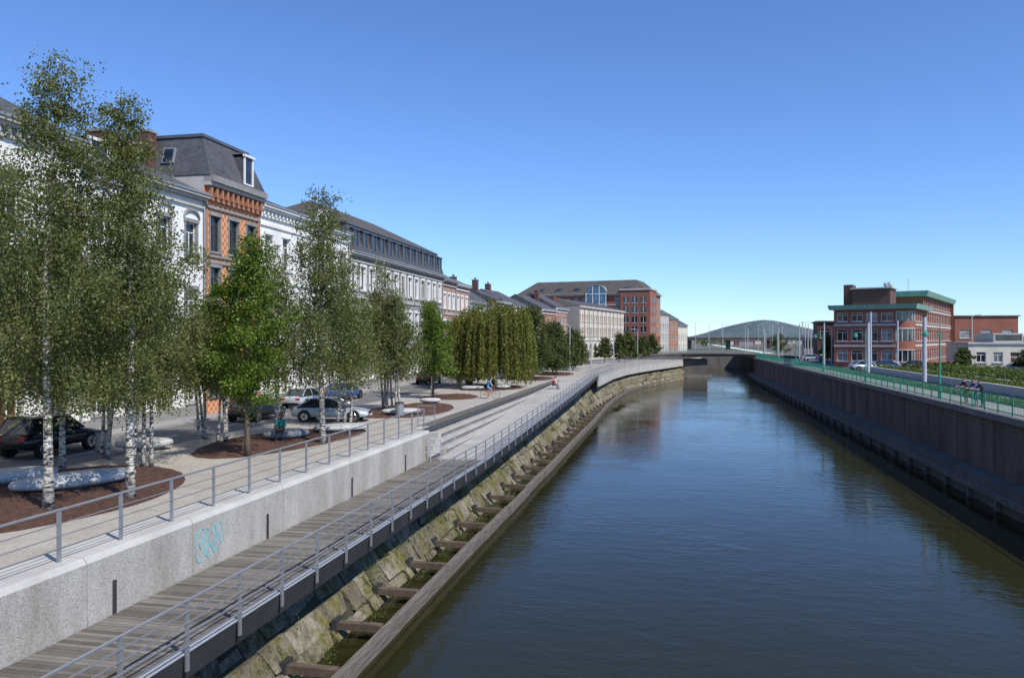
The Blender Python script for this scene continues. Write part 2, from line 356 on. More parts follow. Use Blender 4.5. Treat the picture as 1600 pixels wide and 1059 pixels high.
for a,c in zip(ys,ys[1:]):
    if a<40: continue
    x0=-12.5 if a<100 else edge(a)-.3; x1=-12.5 if c<=100 else edge(c)-.3
    b.face([(x0,a,zr(a)),(edge(a),a,zr(a)),(edge(c)-.02,c-.02,zr(c)),(x1,c-.02,zr(c))],'step_concrete')
b.done()
b=B('boardwalk')
y=-5.0
while y<41.9:
    b.box(-12.78+R(-.015,.0),-9.95+R(-.01,.01),y,y+.135,-1.55,-1.5+R(-.004,.004),'deck_wood','planks'); y+=.15
b.box(-12.6,-12.45,-5,41.9,-1.8,-1.56,'steel_dark','joists'); b.box(-10.4,-10.25,-5,41.9,-1.8,-1.56,'steel_dark','joists')
b.done()
b=B('quay_edge_beam')
for a,c in zip(ys,ys[1:]):
    hh=.55 if a<105 else 1.5; m_='steel_dark' if a<105 else 'smooth_concrete'  # dark steel fascia, deepened to widen the shaded band under the deck
    ea,ec=edge(a),edge(c); za,zc=zr(a),zr(c)
    b.hexa([(ea-.24,a,za-hh),(ea-(.1 if a<105 else 0),a,za-hh),(ec-(.1 if a<105 else 0),c,zc-hh),(ec-.24,c,zc-hh),(ea-.24,a,za+.03),(ea,a,za+.03),(ec,c,zc+.03),(ec-.24,c,zc+.03)],m_,'beam')
    if a<105: b.hexa([(ea-.24,a,za+.032),(ea+.02,a,za+.032),(ec+.02,c,zc+.032),(ec-.24,c,zc+.032),(ea-.24,a,za+.06),(ea+.02,a,za+.06),(ec+.02,c,zc+.06),(ec-.24,c,zc+.06)],'galvanised','edge_plate')
y=0
while y<104:
    z=zr(y); b.hexa([(-11.9,y,z-.95),(edge(y)-.3,y,z-.62),(edge(y)-.3,y+.12,z-.62),(-11.9,y+.12,z-.95),(-11.9,y,z-.3),(edge(y)-.3,y,z-.3),(edge(y)-.3,y+.12,z-.3),(-11.9,y+.12,z-.3)],'steel_dark','brackets')
    y+=1.95
b.done()
b=B('stone_bank_wall')
zt0=-1.85
NR=4
b2z=[zt0+(WZ-.4-zt0)*i/NR for i in range(NR+1)]
def bx(y,z):
    off=interp(y,[(0,2.0),(90,1.8),(120,.8),(200,.6)])
    return edge(y)-off+(zt0-z)*.66
for a,c in zip(ys,ys[1:]):
    lo=bx(a,-4.9); lc=bx(c,-4.9)
    b.face([(lo-.07,a,-4.9),(bx(a,zt0)-.07,a,zt0),(bx(c,zt0)-.07,c,zt0),(lc-.07,c,-4.9)],'moss_soil','core')
    b.face([(bx(a,zt0)-.07,a,zt0),(-14.5 if a<105 else bx(a,zt0)-2,a,zt0+.02),(-14.5 if c<=105 else bx(c,zt0)-2,c,zt0+.02),(bx(c,zt0)-.07,c,zt0)],'moss_soil','core')
    if a>40:
        b.face([(bx(a,zt0)-.06,a,zt0),(bx(a,zt0)-.06,a,zr(a)-.1),(bx(c,zt0)-.06,c,zr(c)-.1),(bx(c,zt0)-.06,c,zt0)],'dark_concrete','core')
for i in range(NR):
    y=-4+R(0,1)
    while y<190:
        L=R(.7,2.1)*(1 if y<70 else 2.2); g=.022; o=R(-.06,.1); a0,a1=y+g,y+L-g; jz=lambda:R(-.07,.07); z0,z1=b2z[i]-g+jz()*(i>0),b2z[i+1]+g+jz(); sk=R(-.2,.2); j=lambda:R(-.05,.05)
        b.hexa([(bx(a0,z1)-.2,a0+sk,z1),(bx(a0,z1)+o+j(),a0+sk,z1+j()),(bx(a1,z1)+o+j(),a1+sk,z1+j()),(bx(a1,z1)-.2,a1+sk,z1),(bx(a0,z0)-.2,a0,z0),(bx(a0,z0)+o+j(),a0,z0+j()),(bx(a1,z0)+o+j(),a1,z0+j()),(bx(a1,z0)-.2,a1,z0)],'mossy_stone','stones'); y+=L
b.done()
b=B('timber_fender')
def wx(y): return edge(y)+1.0 if y<100 else edge(y)+interp(y,[(100,1.0),(140,.7),(190,.5)])
y=-4
while y<190:
    c=y+5.5; dx=R(-.04,.04); dz=R(-.02,.02)
    for (z0,z1,xo,w_) in ((-4.12,-3.86,0,.26),(-4.5,-4.16,.03,.2)):
        z0+=dz; z1+=dz
        b.hexa([(wx(y)+xo+dx,y+.02,z0),(wx(y)+xo+w_+dx,y+.02,z0),(wx(c)+xo+w_+dx,c-.02,z0),(wx(c)+xo+dx,c-.02,z0),(wx(y)+xo+dx,y+.02,z1),(wx(y)+xo+w_+dx,y+.02,z1),(wx(c)+xo+w_+dx,c-.02,z1),(wx(c)+xo+dx,c-.02,z1)],'beam_wood','wale')
    y=c
y=2.6
while y<140:
    yj=y+R(-.15,.15)
    b.box(bx(y,-3.9)-.1,wx(y)-.05,yj,yj+.26,-4.02,-3.8,'rusty_strut','struts')
    b.box(bx(y,-3.9)+.0,bx(y,-3.9)+.16,yj-.12,yj+.38,-4.3,-3.7,'steel_dark','struts'); y+=3.3
b.done()
# ================================================================== retaining wall
b=B('retaining_wall')
joints=[-5,2.5,8.9,15.1,19.0,24,29.5,35,39.98]
for a,c in zip(joints,joints[1:]):
    b.box(-13.44,-12.83,a+.012,c-.012,-1.7,-.12,'pebble_concrete','wall_panels')
    b.frust(-13.44,-12.83,a+.012,c-.012,-.118,-13.44,-12.92,a+.012,c-.012,.02,'smooth_concrete','coping')
for yv in (9,11.5,15.9,22.9,29.6,36):
    b.box(-12.835,-12.8,yv,yv+.11,-1.5,-.72,'steel_dark','drain_slots')  # dark plates stand in for the shade inside recessed slots
b.box(-13.43,-12.86,-5,39.9,-1.69,-.16,'dark_concrete','core')
b.done()
b=B('graffiti')
def stroke(P):
    pts=[]
    for i in range(len(P)-1):
        for t in (0,.25,.5,.75):
            p0=P[max(i-1,0)];p1=P[i];p2=P[i+1];p3=P[min(i+2,len(P)-1)]
            q=[.5*((2*p1[k])+(-p0[k]+p2[k])*t+(2*p0[k]-5*p1[k]+4*p2[k]-p3[k])*t*t+(-p0[k]+3*p1[k]-3*p2[k]+p3[k])*t**3) for k in (0,1)]
            pts.append((-12.829,19.1+q[0],-1.25+q[1]))
    b.tube(pts,.013,'graffiti_cyan','body',5)
stroke([(.1,.85),(0,.5),(.05,.1),(.25,.0),(.3,.3),(.15,.5),(.3,.55),(.42,.8),(.28,.9),(.12,.75)])
stroke([(.45,.1),(.42,.5),(.5,.85),(.65,.75),(.62,.4),(.5,.15),(.62,.05),(.8,.2),(.78,.5)])
stroke([(.8,.7),(.9,.9),(1.0,.6),(.95,.3),(.85,.5),(1.0,.75),(1.2,.9),(1.3,.6),(1.2,.35),(1.1,.6),(1.25,.2)])
stroke([(.55,.3),(.7,.35),(.9,.12),(1.05,.3)])
b.done()
# ================================================================== railings
def resample(pts,sp):
    out=[];acc=0;pts=[Vector(p) for p in pts]; out.append(pts[0].copy())
    for p,q in zip(pts,pts[1:]):
        L=(q-p).length; t=sp-acc
        while t<=L: out.append(p+(q-p)*(t/L)); t+=sp
        acc=(L-(t-sp))
    return out
def railing(name,pts,sp,h,mat,rails,post=(.045,.012),below=0,rr=.022,top=.028):
    b=B(name); P=resample(pts,sp)
    for p in P:
        b.box(p.x-post[1],p.x+post[1],p.y-post[0],p.y+post[0],p.z-below,p.z+h,mat,'posts')
    for hh in rails: b.tube([(p.x+.02,p.y,p.z+hh) for p in P],rr,mat,'rails',4)
    b.tube([(p.x,p.y,p.z+h+.02) for p in P],top,mat,'handrail',6)
    b.done()
railing('promenade_railing',[(-13.2,-4.8,.02),(-13.2,42,.02)],1.95,1.12,'steel_grey',(.3,.57,.84),post=(.05,.02),rr=.014,top=.03)
railing('promenade_railing',[(-13.3,42.3,0),(-14.4,42.3,0)],1.0,1.1,'steel_grey',(.3,.57,.84),rr=.014)
railing('walkway_railing',[(edge(y)+.05,y,zr(y)) for y in ys[:-12]],1.95,1.1,'steel_grey',(.22,.45,.68,.9),post=(.05,.022),below=.3,rr=.02,top=.034)
b=B('gate_railing')
for x in (-13.1,-12.55,-12.0): b.tube([(x,39.2,-1.5),(x,39.2,-.35)],.025,'galvanised','posts',6)
for z in (-.35,-.7,-1.05): b.tube([(-13.1,39.2,z),(-12.0,39.2,z)],.022,'galvanised','rails',6)
b.tube([(-12,39.2,-.35),(-12,41.8,-.35),(-12,41.8,-1.5)],.025,'galvanised','rails',6); b.tube([(-12,39.2,-.9),(-12,41.8,-.9)],.02,'galvanised','rails',6)
b.done()
railing('quay_railing',[(edge(y)-2.6,y,0) for y in range(112,190,6)],2,1.1,'steel_grey',(.4,.75),rr=.02)
# ================================================================== right bank
b=B('canal_wall')
b.box(18.1,18.9,-60,192,-5,.25,'wall_brown','wall')
b.box(17.85,18.95,-60,192,.252,.62,'mid_concrete','coping')
b.box(17.0,18.09,-60,192,-5,-2.9,'dark_concrete','base_ledge')
b.box(16.7,16.98,-60,192,-3.7,-3.4,'beam_wood','fender'); 
for y in range(-10,190,4): b.box(16.72,16.97,y,y+.25,-4.8,-3.705,'beam_wood','fender')
for y in range(-10,190,6): b.box(18.06,18.097,y,y+.06,-2.88,.248,'dark_concrete','joints')
b.done()
b=B('canal_railing')
for i in range(0,98):
    y=-4+i*2; b.tube([(18.3,y,.6),(18.3,y,1.72)],.04,'green_paint','posts',6)
for z in (.75,1.2,1.68): b.tube([(18.3,-4,z),(18.3,190,z)],.034,'green_paint','rails',5)
y=30
while y<186:
    b.tube([(18.3,y,.75),(18.3,y,1.66)],.013,'green_paint','bars',4,False); y+=.2
b.done()
b=B('riverside_path'); b.face([(18.9,-60,.61),(21.2,-60,.61),(21.2,245,.61),(18.9,245,.61)],'paving_pale'); b.done()
b=B('road'); b.face([(22.5,120,.515),(30,120,.515),(34,245,.515),(22.5,245,.515)],'road_grey'); b.face([(22.5,-60,.515),(25,-60,.515),(25,119.9,.515),(22.5,119.9,.515)],'road_grey')
b.face([(36,-60,.52),(60,-60,.52),(60,112,.52),(36,112,.52)],'asphalt'); b.done()
b=B('grass'); b.face([(25.2,-60,.56),(35.8,-60,.56),(35.8,112,.56),(25.2,112,.56)],'grass'); b.face([(34.5,190,.53),(200,190,.53),(200,245,.53),(38,245,.53)],'grass'); b.face([(21.25,-60,.6),(22.45,-60,.6),(22.45,118,.6),(21.25,118,.6)],'grass'); b.done()
for (x,y0,y1) in ((25.3,60,112),(28.6,60,110),(32,62,108)):
    b=B('low_wall'); b.box(x,x+.35,y0,y1,.5,1.25,'smooth_concrete'); b.done()
b=B('tram_track')
for x in (23.2,24.6): b.box(x,x+.07,-60,240,.52,.56,'steel_grey')
b.done()
def lamp_green(x,y,z,h=5.4):
    b=B('street_lamp',(x,y,z)); b.tube([(0,0,0),(0,0,.8),(0,0,.9),(0,0,h-.5)],[.12,.11,.07,.05],'green_paint','post',8)
    b.tube([(0,0,h-1),(-.25,0,h-.55),(-.7,0,h-.4),(-.95,0,h-.55)],.025,'green_paint','arm',6)
    b.tube([(-.95,0,h-.55),(-.95,0,h-.7),(-.95,0,h-.85)],[.06,.22,.24],'green_paint','shade',10); b.ell((-.95,0,h-.88),(.18,.18,.1),'lamp_glass','globe',8,6)
    b.tube([(0,0,h-.5),(0,0,h)],[.04,.01],'green_paint','finial',6); b.done()
for y in (38,61.5,84,107,130,153,176): lamp_green(18.7,y,.6)
def mast(x,y,h=6.2,r=.15,nm='tram_mast',mat='mast_paint'):
    b=B(nm,(x,y,.5)); b.tube([(0,0,0),(0,0,h)],[r,r*.85],mat,'pole',12); b.tube([(0,0,0),(0,0,.12)],r*1.6,mat,'base_plate',8)
    b.tube([(0,0,h-.1),(0,0,h+.03)],r*1.0,'steel_dark','cap',8); b.done()
mast(23.1,80.3,6.6,.2); mast(21.9,97,6.4,.18)
for (x,y) in ((25.6,112),(22.8,129.4),(22.6,153),(21.9,177),(24.5,200),(32,140),(31,120),(26,165),(28,185),(23,215),(25,230),(30,235),(36,180),(33,205),(27,146),(40,215),(21,240)): mast(x,y,R(6.4,8.4),.13)
def streetlight(x,y,h,z=.5,dx=1.2):
    b=B('street_lamp',(x,y,z)); b.tube([(0,0,0),(0,0,h*.6),(0,0,h-.2),(dx*.4,0,h),(dx,0,h+.05)],[.11,.09,.07,.06,.05],'galvanised','pole',8)
    b.hexa([(dx-.1,-.12,h),(dx+.5,-.1,h+.02),(dx+.5,.1,h+.02),(dx-.1,.12,h),(dx-.1,-.1,h+.12),(dx+.5,-.06,h+.1),(dx+.5,.06,h+.1),(dx-.1,.1,h+.12)],'galvanised','head'); b.done()
for a in ((42,104,8.5),(46,98,7.5),(50,110,9.5),(36,150,8),(60,150,9),(30,190,8),(45,200,8),(34,220,9),(28,240,9),(44,130,8),(22,260,9),(40,270,10),(30,300,10),(50,300,10),(18,310,10),(60,260,10),(35,330,11),(12,290,10),(8,320,11)): streetlight(*a)
for a in ((-14.6,110,7,0,-1.2),(-13.5,128,7,0,-1.2),(-11.5,150,7,0,-1.2),(-8,172,7,0,-1.2)): streetlight(*a)
# ------------------------------------------------------------------ right brick building
b=B('brick_office_building'); b.frame((34.3,125),(.4,.917),.5)
W=52; F1=[(1.0,2.7),(4.1,5.9),(7.1,8.8)]
def bandwins(s0,s1,floors,pitch,ww):
    n=max(1,int((s1-s0)/pitch)); p=(s1-s0)/n
    return [(s0+p*(i+.5)-ww/2,s0+p*(i+.5)+ww/2,a,c) for i in range(n) for a,c in floors]
facade(b,2.2,15,0,8.9,bandwins(2.2,15,F1[:2]+[(7.1,8.4)],2.1,1.6),'brick_red',sill='light_stone')
facade(b,15,W,0,11.4,bandwins(15,W,F1+[(9.7,11.0)],2.3,1.7),'brick_red',o=-.6,sill='light_stone')
for z in (3.2,6.4,): 
    b.box(2.3,15,.004,.1,z,z+.35,'light_stone','bands'); b.box(15.01,W,-.596,-.5,z,z+.35,'light_stone','bands')
b.box(15.01,W,-.596,-.5,9.0,9.3,'light_stone','bands')
Rr=2.2; seg=8
def arc(r):
    return [(Rr-r*math.cos(t*math.pi/2/seg), -Rr+r*math.sin(t*math.pi/2/seg)) for t in range(seg+1)]
def arcband(r,z0,z1,mat,part):
    P=arc(r)
    for p,q in zip(P,P[1:]): b.face([(p[0],p[1],z0),(q[0],q[1],z0),(q[0],q[1],z1),(p[0],p[1],z1)],mat,part)
for z0,z1,mt,r in ((0,1,'brick_red',Rr),(1,2.7,'glass_dark',Rr-.15),(2.7,4.1,'brick_red',Rr),(4.1,5.9,'glass_dark',Rr-.15),(5.9,7.1,'brick_red',Rr),(7.1,8.4,'glass_dark',Rr-.15),(8.4,8.9,'brick_red',Rr)): arcband(r,z0,z1,mt,'walls' if 'brick' in mt else 'windows')
for z0 in (2.7,5.9,1.0-.1,8.4): arcband(Rr+.05,z0,z0+.16,'light_stone','bands')
for i in range(0,seg+1,2):
    p=arc(Rr-.08)[i]
    b.tube([b.pt(p[0],p[1],1.0),b.pt(p[0],p[1],8.4)],.05,'frame_white','windows',4)
P2=b.pt(0,-11.0,0); P1=b.pt(0,-Rr,0); ex=(P1[0]-P2[0],P1[1]-P2[1]); wl=math.hypot(*ex)
b.frame(P2[:2],ex,.5)
facade(b,0,wl,0,8.9,bandwins(0.2,wl-.2,F1[:2]+[(7.1,8.4)],2.1,1.6),'brick_red',sill='light_stone')
for z in (3.2,6.4): b.box(0,wl,.004,.1,z,z+.3,'light_stone','bands')
b.frame((34.3,125),(.4,.917),.5)
for q in ([(0,-11,0),(W,-11,0),(W,-11,9),(0,-11,9)],[(W,0,0),(W,-11,0),(W,-11,11.4),(W,0,11.4)],[(15,-.6,8.9),(15,-11,8.9),(15,-11,11.4),(15,-.6,11.4)]): b.face(q,'brick_red','walls')
b.frust(-.6,15.5,-11.6,.6,8.9,-.8,15.5,-11.8,.8,9.6,'copper_green','roof')
b.frust(14,W+.8,-11.6,.1,11.4,13.8,W+1,-11.8,.4,12.2,'copper_green','roof')
b.box(13.9,W+.9,-11.7,.3,12.202,12.3,'light_stone','roof')
b.box(3,8,-9,-3.5,9.602,12.2,'brick_dark','penthouse'); b.box(3.8,6.4,-10.4,-9.1,9.602,13.0,'brick_dark','penthouse'); b.box(2.7,8.2,-9.2,-3.2,12.202,12.4,'light_stone','penthouse')
b.tube([b.pt(9,-4,9.7),b.pt(9,-4,12.3),b.pt(8.2,-4.6,13.3)],.3,'galvanised','flues',8); b.tube([b.pt(9.6,-4.8,9.7),b.pt(9.6,-4.8,12.3),b.pt(8.9,-5.3,13.3)],.3,'galvanised','flues',8)
b.tube([b.pt(30,-5,12.3),b.pt(30,-5,15.5)],.06,'galvanised','flues',5)
b.done()
b=B('white_annex_building'); b.frame((39.5,118),(1,0),.5)
facade(b,0,7.4,0,3.7,[(1,2.2,1.2,2.6),(3.1,4.3,1.2,2.6),(5.2,6.4,.1,2.6,1)],'cream_render')
b.box(0,7.4,-9,-.21,0,3.68,'cream_render','walls'); b.box(-.1,7.5,-9.1,.2,3.702,3.95,'light_stone','roof'); b.box(3.5,7.2,-8,-1,3.952,5.2,'light_stone','upper_floor'); b.face([(3.7,-.99,4.15),(7,-.99,4.15),(7,-.99,5.0),(3.7,-.99,5.0)],'glass_dark','windows')
b.done()
b=B('brick_depot'); b.frame((64,200),(1,.1),.5)
facade(b,0,14,0,9.6,bandwins(0,14,[(1,3),(4.6,6.6)],3.6,2.4),'brick_red'); b.box(0,14,-14,-.21,0,9.58,'brick_red','walls'); b.box(-.3,14.3,-14.3,.3,9.602,9.9,'dark_concrete','roof'); b.done()
b=B('brick_depot'); b.frame((30,178),(1,-.1),.5)
facade(b,0,9,0,8,bandwins(0,9,[(1,3),(4.6,6.6)],3,1.8),'brick_dark'); b.box(0,9,-14,-.21,0,7.98,'brick_dark','walls'); b.box(-.3,9.3,-14.3,.3,8.002,8.3,'dark_concrete','roof'); b.done()
# ================================================================== left row
E=(0,1); X0=-30
house('white_townhouse',(X0,-8),E,22,14.8,'white_render',[(1,3.6),(5.6,8.3),(10.2,12.5)],7,1.2,trim='light_stone',roof=('gable',4.2),bands=(4.4,9.2))
house('white_townhouse',(X0,14.02),E,12,15.4,'white_render',[(1,3.6),(5.6,8.4),(10.4,12.8)],4,1.2,trim='grey_stone',roof=('gable',4.0),bands=(4.4,),chims=((11.3,-5,1.2,19.5),))
house('white_townhouse',(X0,26.04),E,8.8,15.0,'white_render',[(1,3.6),(5.5,8.3),(10.2,12.6)],3,1.2,trim='light_stone',roof=('gable',3.2),bands=(4.4,9),dent=True)
b=house('white_townhouse',(X0,34.86),E,10.7,14.2,'white_render',[(1,3.4),(5.4,8.1),(10.0,12.3)],4,1.15,trim='grey_stone',roof=('gable',3.0),bands=(4.3,),chims=((9.9,-5,1.0,17.6),(5,-7,1.1,17.8)),ret=True)
dormer(b,2,-.6,14.3,1.5,1.3,2.5)
for i in range(4):
    cx=10.7/4*(i+.5)
    for k in range(6):
        t0=math.pi*k/6;t1=math.pi*(k+1)/6; b.hexa([(cx-.8*math.cos(t0),.0,12.55+.5*math.sin(t0)),(cx-.8*math.cos(t1),.0,12.55+.5*math.sin(t1)),(cx-.8*math.cos(t1),.14,12.55+.5*math.sin(t1)),(cx-.8*math.cos(t0),.14,12.55+.5*math.sin(t0)),(cx-.8*math.cos(t0),.0,12.7+.5*math.sin(t0)),(cx-.8*math.cos(t1),.0,12.7+.5*math.sin(t1)),(cx-.8*math.cos(t1),.14,12.7+.5*math.sin(t1)),(cx-.8*math.cos(t0),.14,12.7+.5*math.sin(t0))],'grey_stone','hood_moulds')
b.done()
b=B('brick_townhouse'); b.frame((X0,45.6),E,-.05); w=6.9; h=15.6; dp=11
ops=[(a-.58,a+.58,c,d) for a in (1.25,3.5,5.75) for c,d in ((10.75,13.1),(7.1,9.7))]+[(.6,1.9,1.2,4.6),(2.85,4.15,.1,4.6,1),(5.1,6.4,1.2,4.6)]
facade(b,0,w,0,h,ops,'brick_pattern',fr='frame_dark',trim='grey_stone',sill='grey_stone',glass='glass_dark',tw=.1)
for q in ([(0,0,0),(0,-dp,0),(0,-dp,h),(0,0,h)],[(w,0,0),(w,-dp,0),(w,-dp,h),(w,0,h)],[(0,-dp,0),(w,-dp,0),(w,-dp,h),(0,-dp,h)]): b.face(q,'light_stone','walls')
for z in (5.4,6.6,9.95,10.35,13.55): b.box(.004,w-.004,.006,.13,z,z+.16,'grey_stone','trim')
b.box(.004,.3,.003,.09,0,14.04,'brick_orange','trim'); b.box(w-.3,w-.004,.003,.09,0,14.04,'brick_orange','trim')
for i in range(11):
    x=w*(i+.5)/11; b.box(x-.11,x+.11,.004,.42,14.3,14.95,'brick_orange','trim')
b.box(.004,w-.004,.003,.2,14.05,14.28,'brick_orange','trim'); b.box(.002,w-.002,.002,.5,14.96,15.2,'light_stone','trim'); b.box(.0,w,.002,.7,15.203,15.62,'grey_stone','trim')
b.frust(-.05,w+.05,-dp,.5,15.63,.7,w-.7,-dp+1,-.55,18.3,'slate'); b.box(.6,w-.6,-dp+.9,-.45,18.302,18.5,'zinc_dark','roof')
dormer(b,4.6,.45,15.75,1.15,1.95,1.5)
b.hexa([(.2,-3.2,16.5),(.2,-2.3,16.5),(.5,-2.3,17.5),(.5,-3.2,17.5),(.08,-3.2,16.55),(.08,-2.3,16.55),(.36,-2.3,17.6),(.36,-3.2,17.6)],'zinc','roof_window')
b.face([(.07,-3.1,16.62),(.07,-2.4,16.62),(.33,-2.4,17.52),(.33,-3.1,17.52)],'glass_dark','windows')
for (s,o,cw,ch) in ((-.05,-4.3,.9,18.5),(-.9,-6.2,.9,18.0),(-2.8,-5.6,.8,17.9)):
    b.box(s-.45,s+.35,o-cw/2-.15,o+cw/2+.15,13.5,ch,'brick_dark','chimney'); b.box(s-.52,s+.42,o-cw/2-.22,o+cw/2+.22,ch+.002,ch+.15,'grey_stone','chimney')
b.done()
b=house('white_townhouse',(X0,52.52),E,8,14.9,'white_render',[(1,3.5),(5.5,8.3),(10.3,12.8)],3,1.15,trim='white_render',roof=('gable',2.6),bands=(4.4,9.2,13.4),dent=True,cor='white_render',ret=True)
b.box(-.2,.3,-9,-4,14,17.2,'brick_dark','chimney'); b.done()
b=house('white_townhouse',(X0,60.54),E,8,14.7,'white_render',[(1,3.5),(5.5,8.3),(10.3,12.8)],3,1.15,trim='grey_stone',roof=('gable',2.6),bands=(4.4,9.2),dent=True,cor='white_render',ret=True)
v=[]
for i in range(9):
    t=math.pi*i/8; v.append((2.2-1.2*math.cos(t),.2,14.8+1.2*math.sin(t)))
b.face(v,'white_render','pediment')
for p,q in zip(v,v[1:]): b.hexa([(p[0],.0,p[2]),(q[0],.0,q[2]),(q[0],.4,q[2]),(p[0],.4,p[2]),(p[0],.0,p[2]+.2),(q[0],.0,q[2]+.2),(q[0],.4,q[2]+.2),(p[0],.4,p[2]+.2)],'white_render','pediment')
b.box(1.7,2.7,.205,.22,14.9,15.6,'glass_dark','pediment'); b.done()
b=house('mansard_building',(X0,68.6),E,30,13.2,'grey_render',[(1,3.6),(5.4,8),(9.7,12)],13,1.2,trim='white_render',roof=('none',),depth=14,bands=(4.4,8.9),cor='light_stone',ret=True,base='grey_stone')
b.frust(-.02,30.02,-14,.3,13.29,.5,29.4,-13.4,-.5,15.9,'slate'); b.box(.4,29.5,-13.5,-.4,15.902,16.05,'zinc_dark','roof')
b.gable(.3,29.6,-.45,-13.4,16.06,19.3,'slate_brown',hip=6)
for i in range(13): dormer(b,1.4+i*2.27,.1,13.6,1.2,1.75,1.2,mat='zinc_dark')
for s in (7.5,15,22.5): b.box(s-.1,s+.1,.004,.2,0,12.3,'light_stone','trim')
b.done()
house('brick_townhouse',(X0,98.64),E,6.4,12.9,'brick_pink',[(1,3.3),(5,7.4),(9,11)],3,1.1,trim='white_render',roof=('gable',2.4),bands=(4.2,8.2),chims=((.5,-4,1.2,16.6),))
house('brick_townhouse',(X0,105.06),E,7,12.7,'brick_pink',[(1,3.3),(5,7.4),(9,11)],3,1.1,trim='white_render',roof=('gable',2.6),bands=(4.2,8.2),cor='white_render',chims=((.5,-4,1.2,16.2),))
house('white_townhouse',(X0,112.1),(.02,1),9,10.6,'white_render',[(1,3),(4.6,6.6),(8,9.4)],4,1.1,roof=('gable',4.2,4.4),chims=((8.5,-5,1,14.8),))
house('grey_roof_house',(X0+.1,121.2),(.03,1),8,10,'light_stone',[(1,3),(4.6,6.6),(8,9.2)],3,1.1,roof=('gable',4.3,3.9))
house('brick_townhouse',(X0+.3,129.4),(.05,1),9,11.4,'brick_red',[(1,3),(4.6,6.6),(8,10)],4,1.1,roof=('gable',2.6),cor='white_render',sidewall='brick_red',chims=((.6,-4,1,15),))
house('brick_townhouse',(X0+.8,138.6),(.14,1),9,11,'brick_orange',[(1,3),(4.6,6.6),(8,9.8)],4,1.1,roof=('gable',3.2),cor='white_render',chims=((4,-6,1,15.2),))
house('cream_townhouse',(X0+2.1,147.6),(.14,1),9,10,'cream_render',[(1,3),(4.6,6.6),(7.8,9.2)],4,1.1,roof=('gable',3.2),sidewall='brick_red')
house('brick_townhouse',(X0+3.5,156.6),(.15,1),9.2,11,'brick_orange',[(1,3),(4.6,6.6),(8,9.8)],4,1.1,roof=('gable',3.2),cor='white_render',chims=((8.6,-4,1,15.4),))
house('brick_townhouse',(X0+5,165.8),(.15,1),8.5,11.6,'brick_pink',[(1,3),(4.6,6.6),(8,9.8)],4,1.1,roof=('gable',3.4),cor='white_render')
b=B('arcade_building'); b.frame((-21.2,175.4),(.187,.982),-.05); w=40
ops=[(w*(i+.5)/11-1.2,w*(i+.5)/11+1.2,.1,3.9) for i in range(11)]
ops+= [(w*(i+.5)/22-.5,w*(i+.5)/22+.5,a,c) for i in range(22) for a,c in ((5.6,7.6),(8.9,10.6))]
facade(b,0,w,0,12.4,ops,'cream_render',trim=None,sill='light_stone',dep=.6,glass='glass_dark')
for i in range(11):
    cx=w*(i+.5)/11
    for sg in (-1,1): b.face([(cx+sg*1.2,.01,3.9),(cx+sg*1.2,.01,3.0),(cx+sg*.85,.01,3.6),(cx+sg*.4,.01,3.85)],'cream_render','arches')
    b.box(w*i/11+.1,w*i/11+.5,.01,.12,4.8,12.1,'brick_pink','pilasters')
for q in ([(0,0,0),(0,-14,0),(0,-14,12.4),(0,0,12.4)],[(w,0,0),(w,-14,0),(w,-14,12.4),(w,0,12.4)]): b.face(q,'grey_render','walls')
b.box(0,w,.002,.4,12.1,12.5,'light_stone','cornice'); b.box(0,w,.004,.15,4.5,4.8,'light_stone','cornice'); b.gable(0,w,.3,-14,12.51,14.5,'slate_brown',hip=4)
b.box(-.3,3,-7.6,-6,12,14.6,'brick_dark','chimney'); b.done()
b=B('brick_apartment_block'); b.frame((-50,248),(.982,-.187),-.05); w=42.3; dp=20
fl=[(1+3.0*i,2.8+3.0*i) for i in range(6)]
facade(b,0,w,0,19,[o for o in bandwins(0,w,fl,2.6,1.5) if not (22.5<(o[0]+o[1])/2<30.5 and o[2]>6)],'brick_red',fr='frame_white',sill='light_stone',trim=None)
for z in (3.3,9.3,15.3,18.4): b.box(0,w,.003,.15,z,z+.3,'light_stone','bands')
GC=26.6
for i in range(10):
    t0=math.pi*i/10;t1=math.pi*(i+1)/10; r_=3.3; q0=(GC-r_*math.cos(t0),19+2.6*math.sin(t0)); q1=(GC-r_*math.cos(t1),19+2.6*math.sin(t1))
    b.face([(q0[0],.9,q0[1]),(q1[0],.9,q1[1]),(GC,.9,19)],'glass_blue','glazed_bay')
    b.hexa([(q0[0],-5,q0[1]),(q1[0],-5,q1[1]),(q1[0],1.05,q1[1]),(q0[0],1.05,q0[1]),(q0[0],-5,q0[1]+.18),(q1[0],-5,q1[1]+.18),(q1[0],1.05,q1[1]+.18),(q0[0],1.05,q0[1]+.18)],'grey_stone','glazed_bay')
b.box(GC-3.2,GC+3.2,.1,.9,6.5,18.98,'glass_blue','glazed_bay')
for x in (-3.2,-1.07,1.07,3.2): b.box(GC+x-.1,GC+x+.1,.902,1.0,6.5,19.2+(2.1 if abs(x)<2 else 0),'frame_white','glazed_bay')
for z in (9.3,12.4,15.5,18.8): b.box(GC-3.4,GC+3.4,.905,1.03,z,z+.2,'frame_white','glazed_bay')
b.box(w-8,w+1.2,-8,.8,0,19.8,'brick_red','tower')
for i in range(3):
    for z0,z1 in fl: b.box(w-7+i*2.7,w-5.4+i*2.7,.802,.84,z0,z1,'glass_dark','windows'); b.box(w-7.1+i*2.7,w-5.3+i*2.7,.804,.9,z0-.25,z0-.05,'light_stone','bands'); b.box(w-6.25+i*2.7,w-6.15+i*2.7,.842,.88,z0,z1,'frame_white','windows')
b.box(w-8.3,w+1.5,-8.3,1.1,19.803,20.3,'light_stone','bands')
